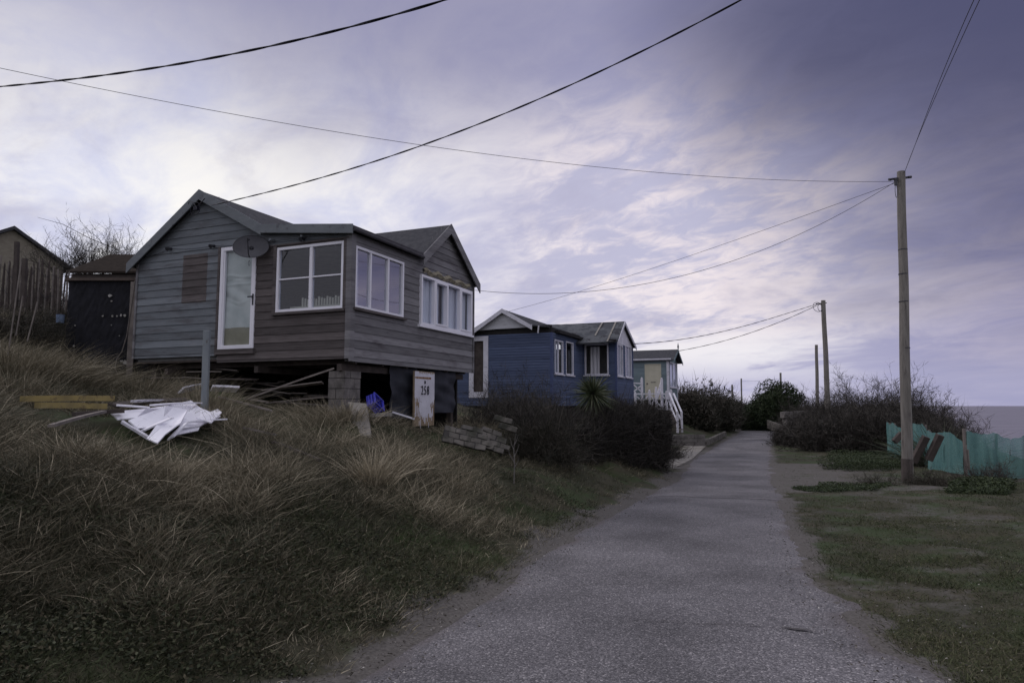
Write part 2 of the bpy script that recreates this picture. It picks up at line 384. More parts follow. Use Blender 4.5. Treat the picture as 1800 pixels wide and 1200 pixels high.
def sdist(P, x, y):
    """signed distance to polyline (left positive)"""
    x = np.asarray(x, float).ravel(); y = np.asarray(y, float).ravel()
    best = np.full(x.shape, 1e9); sg = np.ones(x.shape)
    P = P[::2] if len(P) > 60 else P
    for i in range(len(P) - 1):
        ax, ay = P[i]; dx, dy = P[i+1] - P[i]; L2 = dx*dx + dy*dy
        t = np.clip(((x-ax)*dx + (y-ay)*dy) / L2, 0, 1)
        ex, ey = x - ax - t*dx, y - ay - t*dy; d2 = ex*ex + ey*ey
        m = d2 < best; best = np.where(m, d2, best); sg = np.where(m, np.sign(dx*ey - dy*ex), sg)
    return np.sqrt(best) * np.where(sg == 0, 1, sg)
def vnoise(x, y, s, seed=0):
    """smooth value noise"""
    x = np.asarray(x) * s + seed * 17.3; y = np.asarray(y) * s + seed * 9.1
    xi, yi = np.floor(x), np.floor(y); fx, fy = x - xi, y - yi; fx = fx*fx*(3-2*fx); fy = fy*fy*(3-2*fy)
    def h(a, b):
        v = np.sin(a * 127.1 + b * 311.7 + seed * 3.7) * 43758.5453; return v - np.floor(v)
    return (h(xi,yi)*(1-fx)+h(xi+1,yi)*fx)*(1-fy) + (h(xi,yi+1)*(1-fx)+h(xi+1,yi+1)*fx)*fy
# first chalet frame
DC = 12.3
CX = W(613, 640, DC); C0 = (CX.x, CX.y)
aR = math.atan2(510, 1205)
dR = (math.sin(aR), math.cos(aR)); dL = (-dR[1], dR[0]); ROT = math.atan2(dR[1], dR[0])
def to_house(x, y, o=C0):
    return (x-o[0])*dR[0] + (y-o[1])*dR[1], (x-o[0])*dL[0] + (y-o[1])*dL[1]
NX = [0,.6,1.5,3,4.9,7,10,15,25,60]; NZ = [0,.13,.45,.95,1.38,1.68,2.6,4.15,5.3,7]
MX = [0,2.2,3.2,4.5,6,10,16,30,60];  MZ = [0,.05,.6,1.15,1.5,2.4,3.4,5,6.5]
FX = [0,1.0,3,6,10,16,30,60];  FZ = [0,.15,.9,2.0,3.0,4.0,5.5,7]
def ground(x, y, detail=True):
    x = np.asarray(x, float); y = np.asarray(y, float); shp = x.shape; x = x.ravel(); y = y.ravel()
    pl = sdist(LEs, x, y); pr = -sdist(REs, x, y)
    zr = zroad(y)
    p = np.maximum(pl, 0)
    zn = np.interp(p, NX, NZ); zm = np.interp(p, MX, MZ); zf = np.interp(p, FX, FZ)
    a = sm(19.5, 21.5, y); b = sm(35, 42, y)
    zl = zn * (1-a) + a * (zm * (1-b) + zf * b)
    # terrace the chalet stands on
    v, u = to_house(x, y)
    wv = sm(-1.6, -.3, v) * (1 - sm(6, 8, v)); wu = sm(-1.3, -.1, u) * (1 - sm(6, 8, u))
    pad = 1.42 + .2 * np.clip(u, 0, 7) - .04 * v
    zl = zl + (pad - zl) * wv * wu
    zl -= .45 * np.exp(-(((x+9.3)/2.2)**2 + ((y-14.3)/2)**2))
    z = zr + zl
    # right side: near level, then the drop to the sea
    q = np.maximum(pr, 0)
    coast = (x - 16.5) * .93 - (y - 17) * .37 + (vnoise(x, y, .12, 5) - .5) * 2.5
    drop = sm(-1, 16, coast) * 11
    rise = .12 * sm(1, 4, q) * (vnoise(x, y, .35, 3))
    z = np.where(pr > 0, z + rise - drop, z - drop)
    inroad = (pl < 0) & (pr < 0)
    dd = np.minimum(-pl, -pr)
    z = z - np.where(inroad, .05 * sm(0, .25, dd), 0)
    if detail:
        amp = sm(.1, 1.5, np.maximum(pl, 0)) + .25 * sm(.1, 2, q)
        z = z + amp * ((vnoise(x, y, 1.1, 1) - .5) * .32 + (vnoise(x, y, 3.1, 2) - .5) * .07) + (~inroad) * (vnoise(x, y, 6, 4) - .5) * .02
    return z.reshape(shp)
def gz(x, y): return float(ground(np.array([x]), np.array([y]), True)[0])
def gpt(px, py, ymin=3., ymax=90.):
    """first point where the pixel ray meets the ground"""
    r = ray_dir(px, py); Y = np.exp(np.linspace(math.log(ymin), math.log(ymax), 900)); t = Y / r.y
    g = ground(r.x * t, Y); z = EYE + r.z * t; k = np.argmax(z <= g)
    return Vector((r.x * t[k], Y[k], g[k]))

def gp(px, py, h=.1, ymin=6.5, ymax=30):
    r = ray_dir(px, py); Y = np.exp(np.linspace(math.log(ymin), math.log(ymax), 1200)); t = Y / r.y
    g = ground(r.x * t, Y); z = EYE + r.z * t; k = int(np.argmax(z <= g + h))
    return Vector((r.x * t[k], Y[k], z[k]))
# ground sheet with spacing growing away from the camera
def axis(lo, hi, c, n, k):
    t = np.linspace(-1, 1, n); s = np.sinh(k * t) / np.sinh(k)
    return c + np.where(s < 0, s * (c - lo), s * (hi - c))
gx = axis(-900, 700, 0, 460, 7.2); gy = axis(-60, 3000, 8, 520, 7.6)
X, Yg = np.meshgrid(gx, gy); Z = ground(X, Yg)
coast_far = (X - 16.5) * .93 - (Yg - 17) * .37
pl = sdist(LEs, X, Yg); pr = -sdist(REs, X, Yg)
def VN(x, y): return vnoise(x, y, .8, 7)*.36 + vnoise(x, y, 2.2, 8)*.34 + vnoise(x, y, 5.5, 9)*.30
nv = vnoise(X, Yg, .9, 7).ravel()*.5 + vnoise(X, Yg, 2.7, 8).ravel()*.3 + vnoise(X, Yg, .3, 9).ravel()*.2
sand = np.where(pl > 0, 1 - sm(.02, .55, pl + (nv-.5)*1.0), 0)
nv2 = VN(X, Yg).ravel(); sand = np.where(pr > 0, np.maximum(sand, np.maximum(1 - sm(.02, .35, pr + (nv2-.5)*.7), sm(.48, .64, nv2) * .50)), sand)
ry = Yg.ravel(); sand = np.where((pr > .0) & (ry > 15) & (ry < 25), np.maximum(sand, .75*(1 - sm(1.5, 5.0, pr + (nv2-.5)*6.5))), sand)
sand = np.where((pl < 0) & (pr < 0), 1, sand)
nrow, ncol = X.shape; I = np.arange(nrow*ncol).reshape(nrow, ncol)
quads = np.stack([I[:-1,:-1], I[:-1,1:], I[1:,1:], I[1:,:-1]], -1).reshape(-1, 4)
def ground_mat():
    m = mat('ground_soil', (.026,.028,.014), (.055,.048,.030), rough=.95, scale=1.2, bump=.5, bscale=30, det=10,
            extra=[((.03,.045,.014), .8, .48, .6, (1,1,1)), ((.075,.06,.045), 9, .6, .72, (1,1,1))])
    T = m.node_tree; b = T.nodes['Principled BSDF']; src = b.inputs['Base Color'].links[0].from_socket
    a = T.nodes.new('ShaderNodeAttribute'); a.attribute_name = 'sand'
    co = T.nodes.new('ShaderNodeTexCoord')
    n = T.nodes.new('ShaderNodeTexNoise'); T.links.new(co.outputs['Object'], n.inputs['Vector']); n.inputs['Scale'].default_value = 7; n.inputs['Detail'].default_value = 8; n.inputs['Roughness'].default_value = .7
    ad = T.nodes.new('ShaderNodeMath'); ad.operation = 'ADD'; T.links.new(a.outputs['Fac'], ad.inputs[0])
    sb = T.nodes.new('ShaderNodeMath'); sb.operation = 'MULTIPLY_ADD'; T.links.new(n.outputs['Fac'], sb.inputs[0]); sb.inputs[1].default_value = 1.2; sb.inputs[2].default_value = -.6
    T.links.new(sb.outputs[0], ad.inputs[1])
    mr = T.nodes.new('ShaderNodeMapRange'); T.links.new(ad.outputs[0], mr.inputs[0]); mr.inputs[1].default_value = .35; mr.inputs[2].default_value = .75
    r = T.nodes.new('ShaderNodeValToRGB'); n2 = T.nodes.new('ShaderNodeTexNoise'); T.links.new(co.outputs['Object'], n2.inputs['Vector']); n2.inputs['Scale'].default_value = 40; n2.inputs['Detail'].default_value = 6
    T.links.new(n2.outputs['Fac'], r.inputs[0]); r.color_ramp.elements[0].position = .3; r.color_ramp.elements[1].position = .7
    r.color_ramp.elements[0].color = (.06,.054,.050,1); r.color_ramp.elements[1].color = (.12,.11,.102,1)
    mx = T.nodes.new('ShaderNodeMix'); mx.data_type = 'RGBA'; T.links.new(mr.outputs[0], mx.inputs['Factor']); T.links.new(src, mx.inputs[6]); T.links.new(r.outputs[0], mx.inputs[7])
    T.links.new(mx.outputs[2], b.inputs['Base Color'])
    return m
g = np_mesh('ground', np.stack([X, Yg, Z], -1).reshape(-1, 3), quads, np.zeros((0,3),int), ground_mat(), {'sand': sand}, smooth=True)
tag(g, 'rough grassy dune bank and sandy verge', kind='structure')

# road
def asphalt():
    m = bpy.data.materials.new('worn_asphalt'); m.use_nodes = True; T = m.node_tree; b = T.nodes['Principled BSDF']
    b.inputs['Roughness'].default_value = .8; b.inputs['Specular IOR Level'].default_value = .35
    co = T.nodes.new('ShaderNodeTexCoord').outputs['Object']
    def vor(s):
        v = T.nodes.new('ShaderNodeTexVoronoi'); T.links.new(co, v.inputs['Vector']); v.inputs['Scale'].default_value = s; return v
    v = vor(90); v2 = vor(190)
    sp = T.nodes.new('ShaderNodeSeparateColor'); T.links.new(v.outputs['Color'], sp.inputs[0])
    r = T.nodes.new('ShaderNodeValToRGB'); T.links.new(sp.outputs[0], r.inputs[0])
    e = r.color_ramp.elements; e[0].color = (.06,.057,.062,1); e[1].color = (.33,.31,.32,1); e[1].position = 1
    for p, c in ((.45,(.105,.10,.108)), (.8,(.155,.146,.157)), (.93,(.21,.198,.205))):
        q = e.new(p); q.color = (*c, 1)
    sp2 = T.nodes.new('ShaderNodeSeparateColor'); T.links.new(v2.outputs['Color'], sp2.inputs[0])
    n = T.nodes.new('ShaderNodeTexNoise'); T.links.new(co, n.inputs['Vector']); n.inputs['Scale'].default_value = .7; n.inputs['Detail'].default_value = 8
    ml = T.nodes.new('ShaderNodeMapRange'); T.links.new(n.outputs['Fac'], ml.inputs[0]); ml.inputs[1].default_value = .32; ml.inputs[2].default_value = .68; ml.inputs[3].default_value = .62; ml.inputs[4].default_value = 1.25
    m2 = T.nodes.new('ShaderNodeMath'); m2.operation = 'MULTIPLY_ADD'; T.links.new(sp2.outputs[1], m2.inputs[0]); m2.inputs[1].default_value = .5; m2.inputs[2].default_value = .75
    m3 = T.nodes.new('ShaderNodeMath'); m3.operation = 'MULTIPLY'; T.links.new(m2.outputs[0], m3.inputs[0]); T.links.new(ml.outputs[0], m3.inputs[1])
    vm = T.nodes.new('ShaderNodeVectorMath'); vm.operation = 'SCALE'; T.links.new(r.outputs[0], vm.inputs[0]); T.links.new(m3.outputs[0], vm.inputs['Scale'])
    # sand blown over the edges
    a = T.nodes.new('ShaderNodeAttribute'); a.attribute_name = 'sand'
    n3 = T.nodes.new('ShaderNodeTexNoise'); T.links.new(co, n3.inputs['Vector']); n3.inputs['Scale'].default_value = 3; n3.inputs['Detail'].default_value = 9; n3.inputs['Roughness'].default_value = .7
    ad = T.nodes.new('ShaderNodeMath'); ad.operation = 'MULTIPLY_ADD'; T.links.new(n3.outputs['Fac'], ad.inputs[0]); ad.inputs[1].default_value = 1.4; ad.inputs[2].default_value = -.7
    ad2 = T.nodes.new('ShaderNodeMath'); ad2.operation = 'ADD'; T.links.new(ad.outputs[0], ad2.inputs[0]); T.links.new(a.outputs['Fac'], ad2.inputs[1])
    mr = T.nodes.new('ShaderNodeMapRange'); T.links.new(ad2.outputs[0], mr.inputs[0]); mr.inputs[1].default_value = .3; mr.inputs[2].default_value = .8
    mx = T.nodes.new('ShaderNodeMix'); mx.data_type = 'RGBA'; T.links.new(mr.outputs[0], mx.inputs['Factor']); T.links.new(vm.outputs[0], mx.inputs[6]); mx.inputs[7].default_value = (.10,.087,.088,1)
    T.links.new(mx.outputs[2], b.inputs['Base Color'])
    bp = T.nodes.new('ShaderNodeBump'); bp.inputs['Strength'].default_value = .6; bp.inputs['Distance'].default_value = .006
    T.links.new(v.outputs['Distance'], bp.inputs['Height']); bp.invert = True; T.links.new(bp.outputs[0], b.inputs['Normal'])
    return m
nR = 420; K = 21
def at_n(P, n, warp=2.2):
    s = np.concatenate([[0], np.cumsum(np.linalg.norm(np.diff(P, axis=0), axis=1))]); t = np.linspace(0, 1, n) * s[-1]
    return np.stack([np.interp(t, s, P[:, 0]), np.interp(t, s, P[:, 1])], 1)
# pair the edges by key rows so that cross lines stay square to the road
ka = at_n(LEs, nR); kb = at_n(REs, nR)
ys = np.concatenate([np.linspace(-8, 30, 260), np.linspace(30.5, 70, 100)])
def x_at(P, yv):
    k = np.argsort(P[:, 1]); mono = P[:int(np.argmax(P[:, 1] > 70)) or len(P)]
    return np.interp(yv, mono[:, 1], mono[:, 0])
lx = x_at(LEs, ys) + (vnoise(ys, ys*0, 2.3, 21)-.5)*.3*(ys < 40) + .06; rx = x_at(REs, ys) + (vnoise(ys, ys*0, 2.9, 22)-.5)*.35*(ys < 40)
rowsP = [np.stack([np.linspace(a, b, K), np.full(K, yv)], 1) for a, b, yv in zip(lx - .1, rx + .1, ys)]
# the far bend, swung round to the left
iL = [p for p in LE if p[1] > 70]; iR = [p for p in RE if p[1] > 70]
nfar = 30; fa = at_n(np.array([(lx[-1]-.1, 70)] + iL), nfar); fb = at_n(np.array([(rx[-1]+.1, 70)] + iR), nfar)
for a, b in list(zip(fa, fb))[1:]: rowsP.append(np.stack([np.linspace(a[0], b[0], K), np.linspace(a[1], b[1], K)], 1))
RP = np.array(rowsP); RZ = zroad(RP[..., 1]) + .012 - .02 * (np.abs(np.linspace(-1, 1, K)) ** 4)[None, :] + (vnoise(RP[...,0], RP[...,1], .5, 30)-.5)*.02
edge = np.abs(np.linspace(-1, 1, K))[None, :] * np.ones((len(RP), 1)); rs = sm(.80, 1.0, edge) * .75
I = np.arange(len(RP)*K).reshape(len(RP), K); quads = np.stack([I[:-1,:-1], I[:-1,1:], I[1:,1:], I[1:,:-1]], -1).reshape(-1, 4)
rd = np_mesh('road', np.concatenate([RP, RZ[..., None]], -1).reshape(-1, 3), quads, np.zeros((0,3),int), asphalt(), {'sand': rs.ravel()}, smooth=True)
tag(rd, 'narrow worn asphalt lane with sandy edges', kind='structure')
# pale joint across the lane
mb = MB(); a, b = on_road(1152, 872), on_road(1366, 879); pts = []
for i in range(25):
    t = i/24; x = a[0]+(b[0]-a[0])*t; y = a[1]+(b[1]-a[1])*t + .03*math.sin(t*9); z = float(zroad(y)) + .026; pts.append((x, y, z))
for i in range(24):
    p, q = pts[i], pts[i+1]; mb.add([(p[0],p[1]-.03,p[2]),(q[0],q[1]-.03,q[2]),(q[0],q[1]+.03,q[2]),(p[0],p[1]+.03,p[2])], [(0,1,2,3)])
tag(mb.build('road_joint', mat('joint_fill', (.19,.175,.18), (.13,.12,.13), scale=9)), 'pale filled joint crossing the lane', kind='structure')
def crack(pix, wd, label, seed, m=None):
    rr = random.Random(seed); mb = MB(); P = [on_road(*p) for p in pix]; Q = []
    for a_, b_ in zip(P, P[1:]):
        n_ = max(3, int(math.dist(a_, b_)/.07))
        for i in range(n_): t_ = i/n_; Q.append((a_[0]+(b_[0]-a_[0])*t_+rr.gauss(0,.012), a_[1]+(b_[1]-a_[1])*t_+rr.gauss(0,.012)))
    for i in range(len(Q)-1):
        (x0,y0),(x1,y1) = Q[i], Q[i+1]; d_ = math.hypot(x1-x0, y1-y0)+1e-6; nx_, ny_ = -(y1-y0)/d_, (x1-x0)/d_
        w0_, w1_ = wd*(.35+abs(math.sin(i*.7+seed))), wd*(.35+abs(math.sin((i+1)*.7+seed))); z_ = float(zroad(y0)) + .027
        mb.add([(x0-nx_*w0_,y0-ny_*w0_,z_),(x1-nx_*w1_,y1-ny_*w1_,z_),(x1+nx_*w1_,y1+ny_*w1_,z_),(x0+nx_*w0_,y0+ny_*w0_,z_)], [(0,1,2,3)])
    return tag(mb.build('road_crack', m or mat('crack_dirt', (.055,.05,.05), (.08,.075,.075), scale=20)), label, kind='structure')
crack([(1100,1092),(1190,1096),(1300,1104),(1360,1106)], .0035, 'fine crack across the lane', 2)
crack([(1376,1108),(1412,1112),(1440,1117)], .017, 'dark oily scuff on the lane', 3)
crack([(1126,905),(1160,906),(1200,909)], .006, 'short hairline crack near the joint', 4)
# concrete drive
mb = MB(); P = [on_road(1100,786), on_road(1243,783), on_road(1216,808), on_road(1180,826), on_road(1120,820)]
mb.prism([(x, y, float(zroad(y)) - .1) for x, y in P], (0, 0, .135))
tag(mb.build('driveway', M['conc']), 'short pale concrete drive joining the lane', kind='structure')
# sea
sea_m = mat('sea_water', (.12,.108,.125), (.16,.145,.16), rough=.3, scale=.05, stretch=(.3,1,1), spec=.5, bump=1.0, bscale=.5, extra=[((.20,.18,.195), .03, .45, .62, (.25,1,1)), ((.06,.052,.066), .12, .5, .62, (.3,1,1))])
[setattr(n_.inputs['Distance'], 'default_value', .5) for n_ in sea_m.node_tree.nodes if n_.type == 'BUMP']
mb = MB(); mb.add([(-3000,-500,-7.8),(9000,-500,-7.8),(9000,9000,-7.8),(-3000,9000,-7.8)], [(0,1,2,3)])
tag(mb.build('sea', sea_m), 'flat grey sea to the horizon', kind='structure')

# ------------------------------------------------------------------ wall builder
class Wall:
    """vertical wall in a house frame: o origin, d direction along, n outward (all 2D local); top = polyline (a, z)"""
    def __init__(s, o, d, n, a0, a1, zb, top, h=BH):
        s.o, s.d, s.n, s.a0, s.a1, s.zb, s.top, s.h = o, d, n, a0, a1, zb, top, h; s.open = []
    def P(s, a, z, off=0.0):
        return (s.o[0] + s.d[0]*a + s.n[0]*off, s.o[1] + s.d[1]*a + s.n[1]*off, z)
    def spans(s, z):
        if s.top is None: return [(s.a0, s.a1)]
        T = s.top; xs = []
        for (p, zp), (q, zq) in zip(T, T[1:]):
            if (zp - z) * (zq - z) < 0: xs.append(p + (q - p) * (z - zp) / (zq - zp))
        if T[0][1] >= z: xs = [s.a0] + xs
        if T[-1][1] >= z: xs = xs + [s.a1]
        return [(xs[i], xs[i+1]) for i in range(0, len(xs) - 1, 2)]
    def cells(s, clip=None):
        zt = max(z for _, z in s.top) if s.top else clip[3]
        k0 = math.floor(s.zb / s.h); out = []
        zs = sorted({t[1] for t in (s.top or [])})
        for k in range(k0, int(zt / s.h) + 2):
            r0, r1 = k * s.h, (k + 1) * s.h
            cuts = {max(r0, s.zb), min(r1, zt)} | {z for o in s.open for z in (o[2], o[3]) if r0 < z < r1} | {z for z in zs if r0 < z < r1}
            if clip: cuts |= {z for z in (clip[2], clip[3]) if r0 < z < r1}
            cuts = sorted(c for c in cuts if s.zb - 1e-6 <= c <= zt + 1e-6)
            for za, zb_ in zip(cuts, cuts[1:]):
                if zb_ - za < .004: continue
                A, B = s.spans(za + .001), s.spans(zb_ - .001)
                if len(A) != len(B): A = B = s.spans((za + zb_) / 2)
                zm = (za + zb_) / 2
                if clip and not (clip[2] <= zm <= clip[3]): continue
                for (l0, h0), (l1, h1) in zip(A, B):
                    if clip: l0, l1, h0, h1 = max(l0, clip[0]), max(l1, clip[0]), min(h0, clip[1]), min(h1, clip[1])
                    if h0 <= l0 and h1 <= l1: continue
                    iv = [(l0, h0, l1, h1)]
                    for (oa, ob, oz0, oz1) in s.open:
                        if not (oz0 < zm < oz1): continue
                        nw = []
                        for (p0, q0, p1, q1) in iv:
                            if ob <= max(p0, p1) or oa >= min(q0, q1): nw.append((p0, q0, p1, q1)); continue
                            if oa > min(p0, p1): nw.append((p0, oa, p1, oa))
                            if ob < max(q0, q1): nw.append((ob, q0, ob, q1))
                        iv = nw
                    out += [(za, zb_, r0, r1) + i for i in iv]
        return out
    def boards(s, mb, clip=None, mi=0, thick=.022, base=.0, split=3.3):
        rr = random.Random(5)
        for (za, zb, r0, r1, p0, q0, p1, q1) in s.cells(clip):
            jz = rr.uniform(-.003, .003); jo = rr.uniform(0, .003)
            def off(z): return base + thick + jo - (thick - .008) * (z - r0) / s.h
            mb.add([s.P(p0, za, off(za)), s.P(q0, za, off(za)), s.P(q1, zb, off(zb)), s.P(p1, zb, off(zb))], [(0,1,2,3)], mi)
            mb.add([s.P(p0, za, base - .002), s.P(q0, za, base - .002), s.P(q0, za, off(za)), s.P(p0, za, off(za))], [(0,1,2,3)], mi)
            for a in (p0, q0): mb.add([s.P(a, za, base-.002), s.P(a, zb, base-.002), s.P(a, zb, off(zb)), s.P(a, za, off(za))], [(0,1,2,3)], mi)
    def lining(s, mb, mi=0, t=.09):
        for (za, zb, r0, r1, p0, q0, p1, q1) in s.cells():
            mb.add([s.P(p0, za, -t), s.P(q0, za, -t), s.P(q1, zb, -t), s.P(p1, zb, -t)], [(0,1,2,3)], mi)
        for (a0, a1, z0, z1) in s.open:
            for (x0, y0, x1, y1) in ((a0,z0,a1,z0),(a1,z0,a1,z1),(a1,z1,a0,z1),(a0,z1,a0,z0)):
                mb.add([s.P(x0,y0,-t), s.P(x1,y1,-t), s.P(x1,y1,-.001), s.P(x0,y0,-.001)], [(0,1,2,3)], mi)
def wbox(mb, w, a0, a1, z0, z1, o0, o1, mi=0):
    vs = [w.P(a, z, o) for o in (o0, o1) for (a, z) in ((a0,z0),(a1,z0),(a1,z1),(a0,z1))]
    mb.add(vs, [(0,3,2,1),(4,5,6,7),(0,1,5,4),(1,2,6,5),(2,3,7,6),(3,0,4,7)], mi)
def window(par, w, a0, a1, z0, z1, verts=(), hor=(), fw=.055, glass='glass', sill=True, frame='upvc', cas=(), sillmat='bare', o=(-.05, .034), panes=True, label=None, deep=.05):
    """a0<a1; verts: (a, width) mullions; hor: (a_lo, a_hi, z, width) bars; cas: (a_lo, a_hi) opening lights with their own frame"""
    mb = MB()
    wbox(mb, w, a0, a0+fw, z0, z1, *o); wbox(mb, w, a1-fw, a1, z0, z1, *o)
    wbox(mb, w, a0+fw, a1-fw, z0, z0+fw, o[0], o[1]-.002); wbox(mb, w, a0+fw, a1-fw, z1-fw, z1, o[0], o[1]-.002)
    for a, wd in verts: wbox(mb, w, a-wd/2, a+wd/2, z0+fw, z1-fw, o[0], o[1]-.004)
    for l, h_, z, wd in hor: wbox(mb, w, l, h_, z-wd/2, z+wd/2, o[0]+.02, o[1]-.012)
    for l, h_ in cas:
        c = .04
        for (q0,q1,y0,y1) in ((l,l+c,z0+fw,z1-fw),(h_-c,h_,z0+fw,z1-fw),(l+c,h_-c,z0+fw,z0+fw+c),(l+c,h_-c,z1-fw-c,z1-fw)):
            wbox(mb, w, q0, q1, y0, y1, o[0]+.01, o[1]+.012)
    f = mb.build('window', M[frame], par, bevel=.004)
    if label: f['label'] = label
    if panes:
        g = MB(); g.add([w.P(a0+fw, z0+fw, -.012), w.P(a1-fw, z0+fw, -.012), w.P(a1-fw, z1-fw, -.012), w.P(a0+fw, z1-fw, -.012)], [(0,1,2,3)])
        g.build('pane', M[glass], f)
    if sill:
        sb = MB(); wbox(sb, w, a0-.06, a1+.06, z0-.055, z0-.002, -.02, .085); sb.build('sill', M[sillmat], f, bevel=.004)
    return f
def curtain(par, w, a0, a1, z0, z1, off=-.16, m='curtain', amp=.02, name='curtain', freq=34):
    mb = MB(); n = max(8, int((a1-a0)*40)); vs = []
    for i in range(n+1):
        a = a0 + (a1-a0)*i/n
        for j in range(3): vs.append(w.P(a, z0+(z1-z0)*j/2, off + amp*math.sin(a*freq + j*.4) + .008*math.sin(a*91)))
    mb.add(vs, [(i*3+j, (i+1)*3+j, (i+1)*3+j+1, i*3+j+1) for i in range(n) for j in range(2)])
    return mb.build(name, M[m], par, smooth=True)
def roof_slab(mb, poly_low, t=.05, mi=0):
    mb.prism(poly_low, (0, 0, t), mi)

# ------------------------------------------------------------------ first chalet (weathered)
house = empty('beach_chalet', (C0[0], C0[1], 0), ROT, 'weathered grey timber chalet on piers with satellite dish and two gables', 'house')
# local x = v (along lane), local y = u (towards the back left)
def p1(px, py, v=0.0):
    A = (C0[0] + dR[0]*v, C0[1] + dR[1]*v); return isect(px, py, A, dL)
def p2(px, py, u=0.0):
    A = (C0[0] + dL[0]*u, C0[1] + dL[1]*u); return isect(px, py, A, dR)
U = p1(240, 560)[0]; V = p2(830, 600)[0]
uA, zA = p1(362, 343); zE = p1(240, 462)[1]; uK, zK = p1(470, 404); zC = p1(613, 408)[1]
vG = p2(735, 500)[0]; vB, zB = p2(783, 400); zEB = p2(829, 497)[1]; zVal = p2(735, 449)[1]
zC = (zC + zVal) / 2
zb1 = p1(330, 627)[1]; zb1r = p1(560, 626)[1]; zb2 = (p2(613, 634)[1] + p2(830, 656)[1]) / 2
print('H1', dict(U=U, V=V, uA=uA, zA=zA, zE=zE, uK=uK, zK=zK, zC=zC, vG=vG, vB=vB, zB=zB, zEB=zEB, zVal=zVal, zb1=zb1, zb1r=zb1r, zb2=zb2))
W1 = Wall((0,0), (0,1), (-1,0), 0, U, zb1, [(0, zC-.03), (uK, zK-.03), (uA, zA-.03), (U, zE-.03)])
W2 = Wall((0,0), (1,0), (0,-1), 0, V, zb2, [(0, zC-.03), (vG, zC-.03), (vB, zB-.03), (V, zEB-.03)])
dr = (p1(450, 520)[0], p1(388, 520)[0], p1(420, 613)[1], p1(420, 433)[1])
wn = (p1(605, 500)[0], p1(487, 500)[0], p1(545, 546)[1], p1(545, 430)[1])
pt = (p1(365, 490)[0], p1(322, 490)[0], p1(345, 532)[1], p1(345, 447)[1])
z_band = wn[3] + .03
W1.open = [dr, wn]
aw = (p2(622, 500)[0], p2(708, 500)[0], (p2(622,541)[1]+p2(708,558)[1])/2, (p2(622,432)[1]+p2(708,460)[1])/2)
bw = (p2(736, 520)[0], p2(826, 540)[0], (p2(736,572)[1]+p2(826,588)[1])/2, (p2(736,482)[1]+p2(826,512)[1])/2)
W2.open = [aw, bw]
print('win', dr, wn, pt, aw, bw)
um = dr[1] + .02
mb = MB(); W1.open = [dr, wn, pt]; W1.boards(mb, clip=(um, U, 0, 9)); W1.boards(mb, clip=(-.0, um, z_band, 9))
mb.build('painted_cladding', M['paint'], house)['label'] = 'blue grey painted boards'
W1.open = [dr, wn]
mb = MB(); W1.boards(mb, clip=(pt[0], pt[1], pt[2], pt[3]))
mb.build('bare_board_patch', M['bare'], house)['label'] = 'dark unpainted rectangle of boards'
mb = MB(); W1.zb = zb1r - .06; W1.boards(mb, clip=(0, um, 0, z_band)); W1.zb = zb1
mb.build('bare_cladding', M['bare'], house)['label'] = 'dark bare boards round the window'
mb = MB(); W2.boards(mb); mb.build('side_cladding', M['grey'], house)['label'] = 'silvery weathered boards facing the lane'
mb = MB(); W1.lining(mb); W2.lining(mb)
mb.add([(V, 0, zb1), (V, U, zb1), (V, U, zE), (V, uA, zA-.05), (V, 0, zEB)], [(0,1,2,3,4)])
mb.add([(0, U, zb1), (V, U, zb1), (V, U, zE-.05), (0, U, zE-.05)], [(0,1,2,3)])
mb.box((.09, .09, zb1r+.02), (V, U, zb1r+.1)); mb.add([(.09,.09,zC-.12), (V,.09,zC-.12), (V,U,zC-.12), (.09,U,zC-.12)], [(0,1,2,3)])
mb.build('interior', M['inside'], house)
# far gable wall boards seen from the side
mb = MB()
mb.box((V+.002, 0, zb1), (V+.03, U, zEB-.05)); mb.box((0, U+.002, zb1), (V, U+.03, zE-.08)); mb.build('rear_cladding', M['grey'], house)
# corner boards, trims
mb = MB(); mb.box((-.045, -.024, zb1r-.06), (-.024, .07, zC-.05)); mb.build('corner_board', M['grey'], house)
for c0_, c1_ in (((-.045, -.045, zb2), (.09, -.024, zC-.05)), ((V-.02, -.045, zb2), (V+.03, -.024, zEB-.08)), ((-.045, U-.02, zb1), (-.024, U+.03, zE-.05))):
    mb = MB(); mb.box(c0_, c1_); mb.build('corner_board', M['grey'], house)
# roofs
oh = .16
def pr(u, z, v): return (v, u, z)
eL = (U + .16, zE - .16*(zA-zE)/(U-uA))
mb = MB()
def slope(a, b, v0, v1, t=.05):
    mb.prism([pr(a[0],a[1],v0), pr(b[0],b[1],v0), pr(b[0],b[1],v1), pr(a[0],a[1],v1)], (0,0,t))
cEnd = (-.12, zC - .0)
slope(eL, (uA, zA), -oh, V + .1); slope((uA, zA), (uK, zK), -oh, V + .1)
mb.build('main_roof', M['felt'], house)
mb = MB(); slope((uK, zK), cEnd, -oh, vG + .2); mb.build('porch_roof', M['felt'], house)
# gable facing the lane: ridge runs to the back
mb = MB(); sl = (zB - zC) / (vB - vG); sr = (zB - zEB) / (V - vB)
fL = (vG - .05, zC - .05*sl); fR = (V + .12, zEB - .12*sr)
for a, b in ((fL, (vB, zB)), ((vB, zB), fR)):
    mb.prism([(a[0], -.14, a[1]), (b[0], -.14, b[1]), (b[0], uA, b[1]), (a[0], uA, a[1])], (0,0,.05))
mb.build('gable_roof', M['felt'], house)
